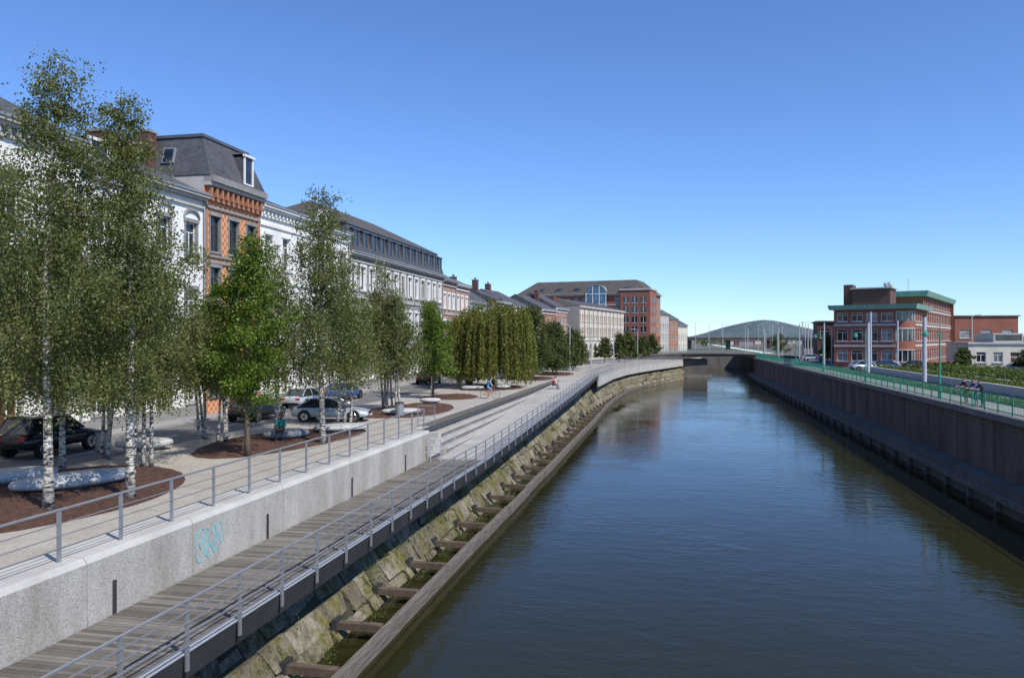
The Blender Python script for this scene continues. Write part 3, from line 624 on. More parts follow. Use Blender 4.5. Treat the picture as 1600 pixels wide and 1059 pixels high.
for q in ([(w,0,0),(w,-dp,0),(w,-dp,19),(w,0,19)],[(0,0,0),(0,-dp,0),(0,-dp,19),(0,0,19)]): b.face(q,'brick_orange' if q[0][0]>1 else 'brick_red','walls')  # canal-side wall in orange brick: its sunlit tone is put into the colour
for i in range(6):
    for z0,z1 in fl: b.box(w+.005,w+.05,-9.6-i*1.8,-8.7-i*1.8,z0,z1,'glass_dark','windows')
for i in range(3):
    for z0,z1 in fl: b.box(w+1.205,w+1.25,-1.6-i*2.4,-.4-i*2.4,z0,z1,'glass_dark','windows')
b.frust(-.5,w+.5,-dp-.5,.6,19.01,5,w-4.5,-dp+5,-5,23.4,'slate_brown'); b.frust(-.7,w+.7,-dp-.7,.8,18.85,-.7,w+.7,-dp-.7,.8,19.0,'light_stone')
for s in (8,14,20,36): dormer(b,s,-.6,19.3,1.6,1.5,2.5,mat='zinc_dark')
b.done()
house('white_townhouse',(-5,262),(.25,1),12,13.5,'light_stone',[(1,3),(4.6,6.6),(8,10)],4,1.2,roof=('gable',2.5))
house('brick_townhouse',(-2,274),(.25,1),12,12,'brick_orange',[(1,3),(4.6,6.6),(8,10)],4,1.2,roof=('gable',3.5))
house('cream_townhouse',(1,286),(.25,1),14,10,'cream_render',[(1,3),(4.6,6.6)],4,1.2,roof=('gable',3.5))
# ================================================================== bridge
b=B('road_bridge')
n=16; xs=[-14+44*i/n for i in range(n+1)]
def zt(x): return 1.6-((x-9)/22)**2*1.0
def zb(x): return zt(x)-.75-max(0,abs(x-13)/7)**2*.25
for a,c in zip(xs,xs[1:]):
    b.hexa([(a,190,zb(a)),(c,190,zb(c)),(c,203,zb(c)),(a,203,zb(a)),(a,190,zt(a)),(c,190,zt(c)),(c,203,zt(c)),(a,203,zt(a))],'dark_concrete','deck')
    b.hexa([(a,189.7,zt(a)-.2),(c,189.7,zt(c)-.2),(c,189.98,zt(c)-.2),(a,189.98,zt(a)-.2),(a,189.7,zt(a)+.1),(c,189.7,zt(c)+.1),(c,189.98,zt(c)+.1),(a,189.98,zt(a)+.1)],'mid_concrete','parapet')
for i in range(45):
    x=-14+i; b.tube([(x,189.85,zt(x)+.1),(x,189.85,zt(x)+1.05)],.03,'green_paint','railing',4)
for dz in (.5,1.05): b.tube([(x,189.85,zt(x)+dz) for x in xs],.035,'green_paint','railing',4)
b.box(-12,7.5,191,202,-5,.0,'dark_concrete','abutment'); b.box(19,30,190.5,202,-5,.4,'dark_concrete','abutment'); b.box(2,8.5,190.2,190.95,-5,-3.6,'mid_concrete','abutment')
b.done()
b=B('viaduct')
b.box(-40,160,380,395,4.4,5.7,'dark_concrete','deck'); b.box(-40,160,379.7,379.98,5.4,6.1,'mid_concrete','parapet')
for x in range(-30,160,18): b.box(x,x+1.6,383,392,-1,4.39,'dark_concrete','piers')
b.done()
for x in range(0,150,22): streetlight(x,388,8,5.7,1.5)
def cone(name,cx,cy,rad,hh,mat):
    b=B(name); b.smooth.add('body'); V,F,M=b._p('body'); n=64; m_=20; rn=random.Random(3)
    for i in range(m_+1):
        rr=i/m_
        for j in range(n):
            t=2*math.pi*j/n; r_=rad*rr*(1+.08*math.sin(3*t)+.05*math.sin(7*t)); V.append((cx+r_*math.cos(t)*1.25,cy+r_*math.sin(t),hh*(math.exp(-2.6*rr*rr)*.75+.25*(1-rr))*(1+.04*math.sin(5*t+i*.7)*rr)+rn.uniform(-.5,.5)*rr-2))
    for i in range(m_):
        for j in range(n): F.append((i*n+j,i*n+(j+1)%n,(i+1)*n+(j+1)%n,(i+1)*n+j)); M.append(mat)
    b.done()
cone('slag_heap_hill',160,1500,140,42,'terril_haze')
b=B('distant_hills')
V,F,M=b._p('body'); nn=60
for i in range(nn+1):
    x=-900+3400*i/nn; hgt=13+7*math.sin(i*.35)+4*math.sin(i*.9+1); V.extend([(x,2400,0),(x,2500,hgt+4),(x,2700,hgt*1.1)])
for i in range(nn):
    for k in (0,1): F.append((i*3+k,i*3+3+k,i*3+4+k,i*3+k+1)); M.append('hill_green_haze')
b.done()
b=B('distant_buildings')
for i in range(60):
    x=R(20,460); y=R(420,700); w=R(8,16); h=R(3,5.0) if x<190 else R(4,8); b.box(x,x+w,y,y+10,0,h,random.choice(['cream_render','brick_red','light_stone','grey_render','brick_pink']),'blocks')
    b.gable(x-.3,x+w+.3,y-.3,y+10.3,h+.01,h+R(1.0,2.2),random.choice(['slate_brown','brick_dark','slate']),'roofs')
b.done()
# ================================================================== vegetation
def leaves_obj(C,S,name,mat,parent=None,asp=.65,vert=0):
    n=len(C); d=rng.normal(size=(n,3)); 
    if vert: d[:,2]=-abs(d[:,2])*vert
    d/=np.linalg.norm(d,axis=1)[:,None]; r=rng.normal(size=(n,3)); bb=np.cross(d,r); bb/=np.linalg.norm(bb,axis=1)[:,None]
    L=S[:,None]*.5; V=np.empty((n,4,3)); V[:,0]=C-d*L; V[:,1]=C+bb*L*asp; V[:,2]=C+d*L; V[:,3]=C-bb*L*asp
    me=bpy.data.meshes.new(name); me.vertices.add(n*4); me.vertices.foreach_set('co',V.reshape(-1).astype(np.float32))
    me.loops.add(n*4); me.loops.foreach_set('vertex_index',np.arange(n*4,dtype=np.int32)); me.polygons.add(n)
    me.polygons.foreach_set('loop_start',np.arange(0,n*4,4,dtype=np.int32)); me.polygons.foreach_set('loop_total',np.full(n,4,dtype=np.int32))
    me.materials.append(MATS[mat]); me.update(); me.validate()
    o=bpy.data.objects.new(name,me); scene.collection.objects.link(o)
    if parent: o.parent=parent
    return o
def tree(name,x,y,h,r,kind='birch',zc=2.4,n=14000,ls=.1,lean=(0,0),z=0,stems=1,leaf=None,bark=None,zmin=.6):
    b=B(name,(x,y,z)); b.smooth.add('trunk'); anchors=[]
    leaf=leaf or {'birch':'leaf_birch','ginkgo':'leaf_ginkgo'}[kind]; bark=bark or ('bark_birch' if kind=='birch' else 'bark')
    for st in range(stems):
        hh=h*(1 if st==0 else R(.75,.95)); off=(0,0) if st==0 else (R(-.4,.4),R(-.4,.4)); ln=(lean[0]+R(-.08,.08)*(st>0),lean[1]+R(-.08,.08)*(st>0))
        ph=R(0,6); tp=lambda t:Vector((off[0]+ln[0]*hh*t+.16*math.sin(ph+t*5)*t,off[1]+ln[1]*hh*t+.16*math.cos(ph+t*4)*t,hh*t))
        r0=(.045+h*.007)*(1 if stems==1 else .7); K=14
        b.tube([tp(i/K) for i in range(K+1)],[r0*(1.25 if i==0 else 1)*(1-i/K)**.95+.01 for i in range(K+1)],bark,'trunk',8)
        nb=int({'birch':54,'ginkgo':34}[kind]/ (stems**.5))
        for i in range(nb):
            q=(i+R(0,1))/nb; q=q**.85
            zz=zc+(hh-zc)*q*.97; t=zz/hh; p0=tp(t); az=i*2.4+R(-.4,.4)
            if kind=='birch': pr=min(1,.6+q*2.2)*(1-q)**.85+.08
            else: pr=(min(1,.75+q*1.5))*(1-q)**.8*R(.6,1.15)+.1
            L=r*pr*R(.45,1.25); up={'birch':.8,'ginkgo':.3}[kind]*(1.2 if q>.7 else 1)
            pts=[p0]; 
            for k in range(1,5):
                f=k/4; dz=L*up*(f-.75*f*f*(1 if kind=='birch' else .6))
                pts.append(p0+Vector((math.cos(az)*L*f+R(-.06,.06),math.sin(az)*L*f+R(-.06,.06),dz+R(-.06,.06))))
            b.tube(pts,[max(.006,.3*r0*(1-q*.6)*(1-k/4.6)) for k in range(5)],'bark','limbs',4,False)
            for k in range(1,5):
                for _ in range(2 if k>1 else 1): anchors.append((np.array(pts[k])+rng.normal(size=3)*r*.1,L,q,k))
    root=b.done()
    w=np.array([ (a[1]+.15)*rng.uniform(.08,1.7) for a in anchors]); w/=w.sum(); cnt=rng.multinomial(n,w)
    C=[]
    for (p,L,q,k),c in zip(anchors,cnt):
        if c==0: continue
        if kind=='birch':
            dr=rng.uniform(.1,.28)*r*.72*(1.3-q); g=rng.normal(size=(c,3))*np.array([r*.08+.02,r*.08+.02,dr]); g[:,2]-=dr*.95
            kk=rng.integers(0,6,c); so=rng.normal(size=(6,2))*r*.125; g[:,:2]=g[:,:2]*.42+so[kk]
        else:
            s_=r*.105; g=rng.normal(size=(c,3))*np.array([s_,s_,s_*.6])
        C.append(p+g)
    C=np.vstack(C); zl=zmin+rng.random(len(C))**2*1.0*(zmin>1); C=C[C[:,2]>zl]
    leaves_obj(C,rng.uniform(.65,1.35,len(C))*ls,'foliage',leaf,root,asp=.7,vert=(1.2 if kind=='birch' else 0))
    return root
def willow(x,y,h,r,n,ls):
    b=B('willow_tree',(x,y,0)); b.smooth.add('trunk')
    b.tube([(0,0,0),(.1,0,1),(0,.1,2.2),(.05,0,h*.6)],[.34,.26,.22,.1],'bark','trunk',10)
    lob=[(i*.7+R(-.2,.2),R(.35,.62)*r,R(.36,.5)*r,R(.82,.98)*h) for i in range(9)]+[(0,0,.6*r,h)]
    for az,ro,rl,hl in lob:
        e=Vector((ro*math.cos(az),ro*math.sin(az),hl*.88)); s=Vector((0,0,1.8)); b.tube([s,s.lerp(e,.4)+Vector((0,0,.5)),s.lerp(e,.75)+Vector((0,0,.5)),e],[.14,.1,.06,.02],'bark','limbs',5,False)
    C=[]; ns=len(lob)*70
    for i in range(ns):
        az,ro,rl,hl=lob[i%len(lob)]; u=math.sqrt(random.random()); t=R(0,6.28); px=ro*math.cos(az)+rl*u*math.cos(t); py=ro*math.sin(az)+rl*u*math.sin(t)
        top=hl-(u**2)*rl*.7-R(0,.4); out=math.hypot(px,py)/r; bot=R(.4,2.0) if out>.4 else R(1.6,top*.6)
        if random.random()<.2: bot=R(bot,top*.7)
        c=max(4,int(n/ns*(top-bot)/(h*.6))); f=rng.random(c); k=np.stack([px*(1+.18*np.sqrt(f)),py*(1+.18*np.sqrt(f)),top-(top-bot)*f],1)
        k[:,:2]+=rng.normal(size=(c,2))*.07; C.append(k)
    C=np.vstack(C); leaves_obj(C,rng.uniform(.7,1.3,len(C))*ls,'foliage','leaf_willow',b.done(),asp=.42,vert=3)
willow(-18.1,76.6,9.2,4.3,60000,.25); willow(-21.5,80.5,8.4,3.2,18000,.25)
T=[(-17.5,19.1,13.1,2.15,'birch',2.9,38000,.08,(-.005,.01)),(-16.4,21.1,12.5,2.0,'birch',3.0,36000,.08,(-.02,.01)),
(-22.3,25,9.8,2.4,'birch',2.6,24000,.1,(.02,0)),(-19.8,26.2,9.4,2.35,'birch',2.4,26000,.1,(.02,.02)),(-22.8,28.1,8.4,2.3,'birch',2.4,16000,.11,(0,0)),
(-22.0,21.5,11.0,2.4,'birch',2.6,26000,.1,(0,0)),(-17.5,29.7,9.3,2.25,'ginkgo',1.9,16500,.12,(-.01,.01)),
(-20.9,33.6,7.6,2.1,'birch',2.2,16000,.11,(0,0)),(-22.6,34.5,7.2,2.2,'birch',2.2,13000,.12,(0,0)),(-16.2,34.1,12.0,2.5,'birch',2.6,27000,.1,(-.02,.01)),
(-21,38.5,10.4,2.1,'birch',2.6,14000,.12,(0,0)),(-18.2,41.1,8.8,2.1,'birch',2.5,15000,.12,(0,0)),(-19.6,50.9,10.4,2.4,'birch',2.2,18000,.13,(0,0)),(-18.4,49.8,8.4,2.0,'birch',2.2,12000,.13,(0,0)),
(-19.5,61.6,7.8,2.0,'ginkgo',1.7,9000,.16,(0,0)),(-21,66,8.5,2.0,'birch',2,7000,.17,(0,0)),
(-17.2,93.4,9.0,3.0,'birch',1.1,16000,.2,(0,0)),(-19.5,99,8.2,3.0,'birch',1.0,12000,.22,(0,0)),(-15.9,105.7,7.3,2.7,'birch',.9,12000,.22,(0,0)),(-17.5,113,7.2,2.8,'birch',.9,10000,.24,(0,0)),(-15.6,121.4,6.4,2.5,'birch',.9,10000,.24,(0,0)),(-16.5,131,6.0,2.3,'birch',.9,7000,.26,(0,0))]
for (x,y,h,r,k,zc,n,ls,ln) in T:
    nm={'birch':'birch_tree','ginkgo':'ginkgo_tree'}[k]
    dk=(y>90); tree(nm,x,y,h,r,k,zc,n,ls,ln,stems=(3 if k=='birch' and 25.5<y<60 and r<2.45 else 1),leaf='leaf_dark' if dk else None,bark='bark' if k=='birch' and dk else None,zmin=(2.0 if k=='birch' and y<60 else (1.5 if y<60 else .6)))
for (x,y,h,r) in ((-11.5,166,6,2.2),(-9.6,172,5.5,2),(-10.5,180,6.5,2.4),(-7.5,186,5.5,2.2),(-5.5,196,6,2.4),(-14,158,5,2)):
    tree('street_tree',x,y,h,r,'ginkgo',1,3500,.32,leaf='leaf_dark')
for (x,y,h,r) in ((27,150,5,2),(37,112,3.2,1.4),(44,111,3,1.3),(33,170,5,2.2),(26,210,6,2.5),(56,112,5,2),(52,100,3,1.5)):
    tree('street_tree',x,y,h,r,'ginkgo',.8,3000,.26,z=.5,leaf='leaf_dark')
def hedge(name,x0,x1,y0,y1,z0,z1,n,ls,mat='leaf_grass'):
    C=np.column_stack([rng.uniform(x0,x1,n),rng.uniform(y0,y1,n),rng.uniform(z0,z1,n)]); C[:,2]=z0+(C[:,2]-z0)*(.7+.3*np.sin(C[:,1]*1.3+C[:,0]))
    leaves_obj(C,rng.uniform(.7,1.3,n)*ls,name,mat)
hedge('hedge',25.8,27.8,60,112,.55,1.6,18000,.2); hedge('hedge',29.2,31.4,62,110,.55,1.7,16000,.22,'leaf_dark'); hedge('hedge',32.6,35.5,62,108,.55,2.0,18000,.22)
hedge('hedge',33.2,36,112,116,.5,1.8,3000,.25,'leaf_dark'); hedge('hedge',21.3,22.3,44,118,.58,1.0,16000,.14)
C=[]
for i in range(420):
    x=R(10,1100); y=R(410,900)
    hh=R(3.5,7)*(1+y/2500); c=np.clip(rng.normal(size=(90,3)),-1.7,1.7)*np.array([hh*.4,hh*.4,hh*.26])+np.array([x,y,hh*.5]); C.append(c)
C=np.vstack(C); leaves_obj(C,rng.uniform(.9,1.7,len(C)),'distant_trees','leaf_dark')
C=[]
for i in range(60):
    x=R(55,130); y=R(205,300); hh=R(3,6); C.append(np.clip(rng.normal(size=(140,3)),-1.8,1.8)*np.array([hh*.35,hh*.35,hh*.25])+np.array([x,y,.5+hh*.45]))
C=np.vstack(C); leaves_obj(C,rng.uniform(.5,1.0,len(C)),'distant_trees','leaf_dark')
C=[]
for i in range(95):
    y=R(12,90)
    if random.random()<.6: x=R(bx(y,-4.1)+.05,wx(y)+.2); z=-4.1
    else: z=R(-3.9,-2.6); x=bx(y,z)+.08
    s=R(.08,.3); c=int(60*s/.15); C.append(rng.normal(size=(c,3))*np.array([s*.6,s,s*.6])+np.array([x,y,z+s*.4]))
for (y,z) in ((33,-3.1),(34.5,-3.4),(31,-3.5),(43,-3.1),(45,-2.9),(26,-3.4)): C.append(rng.normal(size=(500,3))*np.array([.15,.5,.35])+np.array([bx(y,z)+.15,y,z]))
C=np.vstack(C); leaves_obj(C,rng.uniform(.04,.1,len(C)),'bank_weeds','leaf_grass',asp=.35)
def pit(cx,cy,rx,ry,rot=0,seed=0):
    b=B('mulch_bed'); rnd=random.Random(seed); ph=rnd.uniform(0,6); n=64; rings=14; V,F,M=b._p('body')
    for i in range(rings+1):
        f=i/rings
        for j in range(n):
            t=2*math.pi*j/n; k=1+.07*math.sin(2*t+ph)+.05*math.sin(3*t+ph*2)+(rnd.uniform(-.012,.012) if i==rings else 0); X=rx*f*k*math.cos(t); Y_=ry*f*k*math.sin(t)
            V.append((cx+X*math.cos(rot)-Y_*math.sin(rot),cy+X*math.sin(rot)+Y_*math.cos(rot),.01+ (0 if i==rings else rnd.uniform(.01,.08)+.06*(1-f))))
    for i in range(rings):
        for j in range(n): F.append((i*n+j,i*n+(j+1)%n,(i+1)*n+(j+1)%n,(i+1)*n+j)); M.append('mulch')
    b.done()
pit(-19.6,20.5,3.6,6.6,.15,1); pit(-18.5,34.7,2.8,5.6,-.05,2); pit(-18,51.2,2.7,6.4,0,3); pit(-18.6,63.5,2.2,3.6,0,4); pit(-18.3,76.8,3.2,5,0,5); pit(-17,95,2.5,5,0,6); pit(-16.2,108,2.3,6,0,7)
def bench(x,y,lx,ly,rot,h=.48,mat='bench_stone'):
    b=B('stone_bench',(x,y,.03),rot); b.smooth.add('seat'); b.ell((0,0,h*.58),(lx/2,ly/2,h*.42),mat,'seat',28,10,.62); b.ell((0,0,h*.12),(lx/2*.72,ly/2*.7,h*.2),'bench_stone_grey','base',20,6,.6); b.done()
bench(-19.3,22.2,3.9,1.7,math.atan2(3.1,1.7)); bench(-22.0,22.3,3.0,1.6,1.0); bench(-18.5,34.9,2.3,1.5,.9,.5,'bench_stone_grey'); bench(-17.2,38.4,2.9,1.5,.6,.4); bench(-17.3,47.9,2.6,1.5,.5,.4); bench(-18.2,56.8,1.6,1.2,.4,.4); bench(-19.0,72.5,2.2,1.4,.3,.4); bench(-16.6,74.5,1.8,1.3,.3,.4); bench(-23,30.5,2.4,1.4,.5)
def bin_(x,y):
    b=B('litter_bin',(x,y,0)); b.tube([(0,0,.08),(0,0,.85)],.27,'steel_grey','body_shell',14); b.tube([(0,0,0),(0,0,.08)],.2,'steel_dark','foot',12); b.tube([(0,0,.85),(0,0,.93)],[.3,.28],'steel_dark','rim',14); b.tube([(0,0,.931),(0,0,.94)],.2,'rubber','opening',12); b.done()
bin_(-17.0,46.7); bin_(-24.4,29.6)
# ================================================================== cars
def car(x,y,z,rot,paint,L=4.6,Wd=1.82,H=1.42,suv=False,name='parked_car'):
    b=B(name,(x,y,z),rot); b.smooth.add('shell'); hw=Wd/2; hl=L/2; zb=.28 if not suv else .38; belt=.86 if not suv else 1.05; hood=.76 if not suv else .98
    st=[(-hl,.72,zb+.15,belt-.18),(-hl+.08,.86,zb+.05,belt-.04),(-hl+.5,.97,zb,belt+.02),(-hl+1.1,1,zb,belt+.02),(-.3,1,zb,belt),(.75,1,zb,belt-.01),(1.1,.99,zb,hood+.05),(hl-.6,.96,zb,hood-.03),(hl-.15,.86,zb+.03,hood-.13),(hl,.7,zb+.12,hood-.28)]
    V,F,M=b._p('shell'); ring=[(-.86,0),(-.97,.12),(-1,.45),(-.97,.75),(-.88,.95),(-.5,1.03),(0,1.05),(.5,1.03),(.88,.95),(.97,.75),(1,.45),(.97,.12),(.86,0)]; nr=len(ring)
    for (sx,w,z0,z1) in st:
        for (ry,rz) in ring: V.append((sx,ry*hw*w,z0+(z1-z0)*rz))
    for i in range(len(st)-1):
        for j in range(nr-1): F.append((i*nr+j,(i+1)*nr+j,(i+1)*nr+j+1,i*nr+j+1)); M.append(paint)
        F.append((i*nr,i*nr+nr-1,(i+1)*nr+nr-1,(i+1)*nr)); M.append('rubber')
    F.append(tuple(range(nr))); M.append(paint); F.append(tuple((len(st)-1)*nr+j for j in range(nr))); M.append(paint)
    r0,r1=( -hl+.35, 1.05) ; t0,t1=(-hl+1.15,.15) if not suv else (-hl+.55,.25)
    if suv: r0=-hl+.15
    bw,tw=hw*.88,hw*.68; z0=belt+.01
    c=[(r0,-bw,z0),(r1,-bw,z0),(r1,bw,z0),(r0,bw,z0),(t0,-tw,H-.05),(t1,-tw,H-.05),(t1,tw,H-.05),(t0,tw,H-.05)]
    b.hexa(c,'glass_dark','glass',raw=True,skip=(0,))
    rf=[(t0-.05,-tw-.02,H-.06),(t1+.05,-tw-.02,H-.06),(t1+.05,tw+.02,H-.06),(t0-.05,tw+.02,H-.06),(t0+.2,-tw*.8,H),(t1-.15,-tw*.8,H),(t1-.15,tw*.8,H),(t0+.2,tw*.8,H)]
    b.hexa(rf,paint,'roof',raw=True)
    for sg in (-1,1):
        for (p,q) in (((r1,sg*bw,z0),(t1,sg*tw,H-.05)),((r0,sg*bw,z0),(t0,sg*tw,H-.05)),((-.35,sg*bw,z0),(-.42,sg*tw,H-.05))): b.tube([(p[0],p[1]*1.005,p[2]),(q[0],q[1]*1.01,q[2])],.035,paint,'pillars',5)
        for wx_ in (-hl+.85,hl-.85):
            wr=.33 if not suv else .38
            b.tube([(wx_,sg*(hw-.21),wr),(wx_,sg*(hw+.012),wr)],wr,'rubber','wheels',20); b.tube([(wx_,sg*(hw+.013),wr),(wx_,sg*(hw+.028),wr)],[wr*.66,wr*.6],'chrome','wheels',14)
            b.tube([(wx_,sg*(hw-.15),wr+.02),(wx_,sg*(hw+.004),wr+.02)],wr+.05,'rubber','arches',20)
            for k in range(5):
                t=k*1.2566; b.tube([(wx_,sg*(hw+.031),wr),(wx_+.2*math.cos(t),sg*(hw+.031),wr+.2*math.sin(t))],.02,'rubber','wheels',4)
        b.ell((.72,sg*(hw+.06),belt+.08),(.11,.09,.07),paint,'mirrors',8,6)
        b.box(-.36,-.35,min(sg*hw*.9,sg*(hw+.004)),max(sg*hw*.9,sg*(hw+.004)),zb+.1,belt-.05,'rubber','door_gaps')
        b.hexa([(hl-.32,sg*hw*.55,hood-.3),(hl-.05,sg*hw*.55,hood-.3),(hl-.14,sg*hw*.84,hood-.28),(hl-.36,sg*hw*.86,hood-.28),(hl-.32,sg*hw*.55,hood-.14),(hl-.09,sg*hw*.55,hood-.15),(hl-.17,sg*hw*.82,hood-.14),(hl-.36,sg*hw*.84,hood-.13)],'lamp_glass','headlights',raw=True)
        b.box(-hl-.01,-hl+.2,min(sg*hw*.45,sg*hw*.8),max(sg*hw*.45,sg*hw*.8),belt-.22,belt-.08,'tail_red','taillights')
    b.box(hl-.06,hl+.015,-.3,.3,zb+.22,zb+.36,'rubber','grille'); b.box(hl+.016,hl+.022,-.25,.25,zb+.08,zb+.18,'white_paint','number_plate')
    b.done()
car(-20.1,43.6,0,.18,'silver_paint'); car(-27.0,29.6,-.13,math.pi/2,'black_paint',4.4,1.85,1.75,True)
car(-25.6,44.6,-.13,math.pi/2,'black_paint'); car(-27.1,54,-.13,math.pi/2,'silver_paint'); car(-27.1,61,-.13,math.pi/2,'blue_paint'); car(-27.1,22,-.13,math.pi/2,'silver_paint')
car(-27.1,84,-.13,math.pi/2,'black_paint'); car(-18,142,0,1.4,'white_paint'); car(-22.0,150,-.13,1.4,'blue_paint')
for (x,y,p) in ((26,116.5,'silver_paint'),(29.5,118,'blue_paint'),(33,117,'black_paint'),(37,114,'red_paint'),(30,152,'white_paint'),(27,165,'silver_paint'),(44,112,'silver_paint'),(48,113,'black_paint')): car(x,y,.52,R(-.2,.3),p)
# ================================================================== people
def person(name,loc,rot,J,cols,hair='hair_brown'):
    J=dict(J); order=list(J.keys())
    rad={'pelvis':.13,'spine':.115,'chest':.13,'neck':.055,'sho':.065,'elb':.042,'wri':.028,'hand':.032,'hip':.09,'kne':.058,'ank':.038,'toe':.032,'head0':.05}
    E_=[('pelvis','spine'),('spine','chest'),('chest','neck'),('neck','head0')]
    for s in 'LR': E_+=[('chest','sho'+s),('sho'+s,'elb'+s),('elb'+s,'wri'+s),('wri'+s,'hand'+s),('pelvis','hip'+s),('hip'+s,'kne'+s),('kne'+s,'ank'+s),('ank'+s,'toe'+s)]
    idx={k:i for i,k in enumerate(order)}
    me=bpy.data.meshes.new('sk'); me.from_pydata([J[k] for k in order],[(idx[a],idx[c]) for a,c in E_],[]); ob=bpy.data.objects.new('sk',me); scene.collection.objects.link(ob)
    md=ob.modifiers.new('s','SKIN'); md.use_smooth_shade=True
    for k,i in idx.items():
        r=rad.get(k) or rad.get(k[:-1],.05); sv_=me.skin_vertices[0].data[i]; sv_.radius=(r,r); sv_.use_root=(k=='pelvis')
    ob.modifiers.new('u','SUBSURF').levels=1
    dg=bpy.context.evaluated_depsgraph_get(); m2=bpy.data.meshes.new_from_object(ob.evaluated_get(dg)); bpy.data.objects.remove(ob)
    m2.materials.clear(); names=['shirt','pants','skin','shoe']
    for k in names: m2.materials.append(MATS[cols[k]])
    def bone(a,c):
        t=a+c
        if any(k in t for k in('hip','kne','ank')):
            if 'toe' in c: return 'shoe'
            if 'kne' in a: return cols.get('shin','pants')
            return 'pants'
        if 'neck' in a or 'wri' in t: return 'skin'
        return 'shirt'
    segs=[(Vector(J[a]),Vector(J[c]),names.index(bone(a,c))) for a,c in E_]
    for p in m2.polygons:
        c=p.center; best=9;bi=0
        for a,d,mi in segs:
            ab=d-a; t=max(0,min(1,(c-a).dot(ab)/max(1e-6,ab.length_squared))); q=(a+ab*t-c).length
            if q<best: best=q;bi=mi
        p.material_index=bi; p.use_smooth=True
    b=B(name,loc,rot); b.smooth|={'head','hair'}
    h=Vector(J['head0'])+Vector((.01,0,.09)); b.ell(tuple(h),(.095,.078,.12),cols['skin'],'head',14,10); b.tube([h+Vector((.085,0,.015)),h+Vector((.118,0,-.02))],[.008,.016],cols['skin'],'head',5)
    for sg in (-1,1): b.ell((h.x,h.y+sg*.08,h.z),(.018,.01,.03),cols['skin'],'head',6,5); b.ell((h.x+.083,h.y+sg*.03,h.z+.02),(.01,.012,.008),'hair_black','eyes',6,4)
    b.box(h.x+.085,h.x+.094,h.y-.025,h.y+.025,h.z-.055,h.z-.048,'red_paint','mouth')
    b.ell((h.x-.02,h.y,h.z+.035),(.097,.088,.105),hair,'hair',14,8)
    for s in 'LR':
        hp=Vector(J['hand'+s]); d=(hp-Vector(J['wri'+s])).normalized(); sd=d.cross(Vector((0,0,1)) if abs(d.z)<.9 else Vector((1,0,0))).normalized(); up=sd.cross(d)
        for k,l in zip((-1.5,-.5,.5,1.5),(.06,.075,.07,.055)):
            p=hp+sd*k*.018; b.tube([p,p+d*l*.6,p+d*l-up*.02],[.009,.008,.006],cols['skin'],'fingers',5)
        b.tube([hp-d*.03+sd*.035,hp+sd*.06+d*.01],[.01,.008],cols['skin'],'fingers',5)
    b.done()
    root=b.root; o=bpy.data.objects.new('body',m2); scene.collection.objects.link(o); o.parent=root
    return root
def seated(sh=.5,lean=.12):
    z=sh+.08
    J={'pelvis':(0,0,z),'spine':(.02+lean*.4,0,z+.2),'chest':(.04+lean,0,z+.42),'neck':(.06+lean*1.3,0,z+.56),'head0':(.09+lean*1.4,0,z+.64)}
    for s,g in (('L',1),('R',-1)):
        J.update({'sho'+s:(.04+lean,g*.17,z+.46),'elb'+s:(.18+lean,g*.24,z+.2),'wri'+s:(.38+lean,g*.12,z+.1),'hand'+s:(.45+lean,g*.06,z+.08),'hip'+s:(.02,g*.09,z-.01),'kne'+s:(.45,g*.14,z+.01),'ank'+s:(.5,g*.13,.09),'toe'+s:(.68,g*.15,.04)})
    return J
teal=dict(shirt='cloth_teal',pants='cloth_black',skin='skin_dark',shoe='shoe')
person('seated_man',(-18.3,34.1,.04),-1.3,seated(.47),teal,'hair_black')
person('seated_person',(-12.75,82,zr(82)-.02),0,seated(.42),dict(shirt='cloth_red',pants='cloth_denim',skin='skin',shoe='shoe'))
person('seated_person',(-12.75,83,zr(83)-.02),.1,seated(.42),dict(shirt='cloth_white',pants='cloth_denim',skin='skin',shoe='shoe'))
def standing(lean=.15,fw=.35):
    J={'pelvis':(0,0,.93),'spine':(.02,0,1.12),'chest':(lean*.6,0,1.33),'neck':(lean,0,1.47),'head0':(lean+.03,0,1.55)}
    for s,g in (('L',1),('R',-1)):
        J.update({'sho'+s:(lean*.8,g*.18,1.4),'elb'+s:(lean+.12,g*.25,1.14),'wri'+s:(lean+fw,g*.2,1.12),'hand'+s:(lean+fw+.08,g*.18,1.13),'hip'+s:(0,g*.09,.9),'kne'+s:(.03,g*.11,.5),'ank'+s:(-.02,g*.12,.09),'toe'+s:(.15,g*.14,.04)})
    return J
for i,(x,y,sh) in enumerate(((18.95,57.0,'cloth_black'),(19.0,55.4,'cloth_denim'),(18.95,54.2,'cloth_black'))):
    person('standing_person',(x,y,.61),math.pi+R(-.3,.3),standing(),dict(shirt=sh,pants='cloth_black' if i!=1 else 'cloth_denim',skin='skin',shoe='shoe'),'hair_black')
bl=(-14.9,62.5,0); br=.15
b=B('bicycle',bl,br)
for x in (-.5,.5):
    pts=[(x+.33*math.cos(t*math.pi/10),0,.34+.33*math.sin(t*math.pi/10)) for t in range(21)]; b.tube(pts,.018,'rubber','wheels',6,False)
    for k in range(8): b.tube([(x,0,.34),(x+.32*math.cos(k*math.pi/4),0,.34+.32*math.sin(k*math.pi/4))],.004,'chrome','spokes',3)
for p,q in (((-.5,0,.34),(-.1,0,.32)),((-.5,0,.34),(-.2,0,.8)),((-.1,0,.32),(-.22,0,.88)),((-.1,0,.32),(.38,0,.75)),((-.2,0,.78),(.36,0,.85)),((.36,0,.9),(.5,0,.34)),((.36,0,.9),(.33,0,1.02))): b.tube([p,q],.02,'red_paint','frame',6)
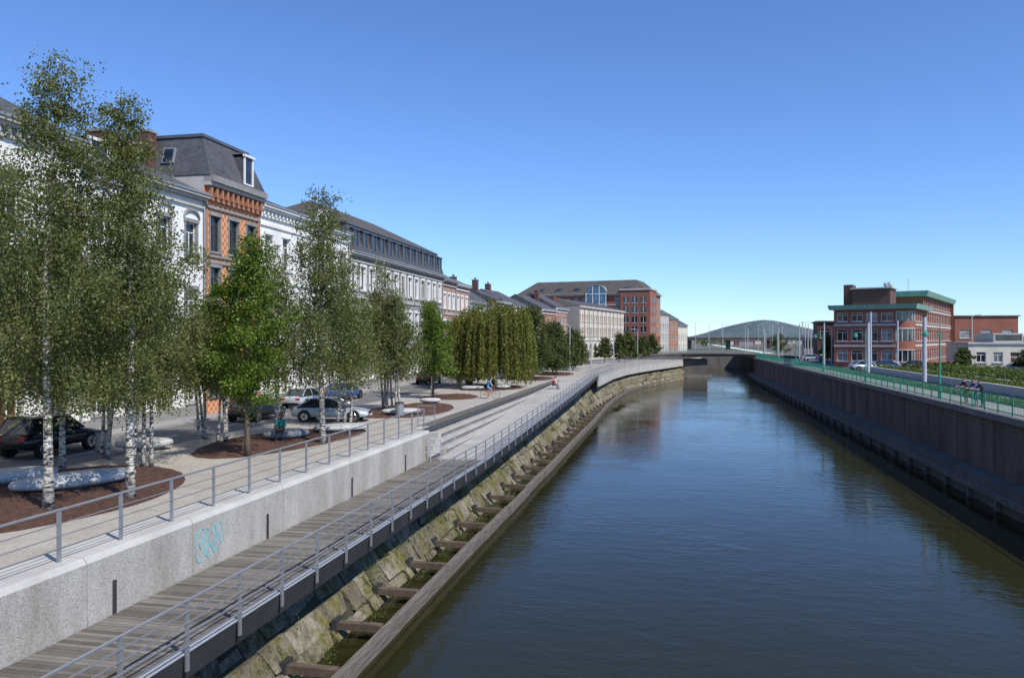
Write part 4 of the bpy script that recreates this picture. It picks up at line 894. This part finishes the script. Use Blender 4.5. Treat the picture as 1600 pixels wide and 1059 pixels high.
b.tube([(.2,-.27,1.04),(.33,-.1,1.04),(.33,.1,1.04),(.2,.27,1.04)],.015,'rubber','handlebar',6); b.ell((-.22,0,.91),(.13,.08,.04),'rubber','saddle',10,6); b.tube([(-.1,-.12,.2),(-.1,.12,.44)],.012,'chrome','cranks',5); b.done()
z=.97
J={'pelvis':(-.2,0,z),'spine':(-.14,0,z+.2),'chest':(-.02,0,z+.4),'neck':(.06,0,z+.53),'head0':(.1,0,z+.6)}
for s,g,kz,ax,az in (('L',1,.83,-.02,.5),('R',-1,.68,-.08,.26)):
    J.update({'sho'+s:(-.01,g*.16,z+.43),'elb'+s:(.1,g*.24,z+.2),'wri'+s:(.18,g*.25,z+.09),'hand'+s:(.22,g*.25,z+.08),'hip'+s:(-.18,g*.09,z-.02),'kne'+s:(.16,g*.12,kz),'ank'+s:(ax-.06,g*.12,az),'toe'+s:(ax+.1,g*.13,az-.05)})
person('cyclist',bl,br,J,dict(shirt='cloth_blue',pants='cloth_blue',skin='skin',shoe='shoe',shin='skin'))
# ================================================================== sky, sun, camera
sd=Vector((.84*math.cos(math.radians(48)),-.54*math.cos(math.radians(48)),math.sin(math.radians(48)))).normalized()
w=bpy.data.worlds.new('World'); scene.world=w; w.use_nodes=True; nt=w.node_tree; bg=nt.nodes['Background']
sky=nt.nodes.new('ShaderNodeTexSky'); sky.sky_type='NISHITA'; sky.sun_disc=False; sky.sun_elevation=math.radians(48); sky.sun_rotation=math.atan2(.84,-.54); sky.air_density=.9; sky.dust_density=0; sky.ozone_density=2.6
tint=mix(nt,1.0,sky.outputs[0],(.74,.95,1.32),'MULTIPLY')
nt.links.new(tint,bg.inputs[0]); bg.inputs[1].default_value=.138
L=bpy.data.lights.new('sun','SUN'); L.energy=5; L.angle=math.radians(.5); L.color=(1,.95,.86); lo=bpy.data.objects.new('sun',L); scene.collection.objects.link(lo); lo.rotation_euler=sd.to_track_quat('Z','Y').to_euler()
cam=bpy.data.cameras.new('camera'); cam.sensor_width=36; cam.lens=36*1220/1600; cam.clip_end=8000; cam.clip_start=.1
co=bpy.data.objects.new('camera',cam); scene.collection.objects.link(co); co.location=(0,0,4.9); co.rotation_euler=(math.radians(90),0,math.radians(11.8))
scene.camera=co
scene.view_settings.view_transform='Standard'; scene.view_settings.look='None'; scene.view_settings.exposure=0
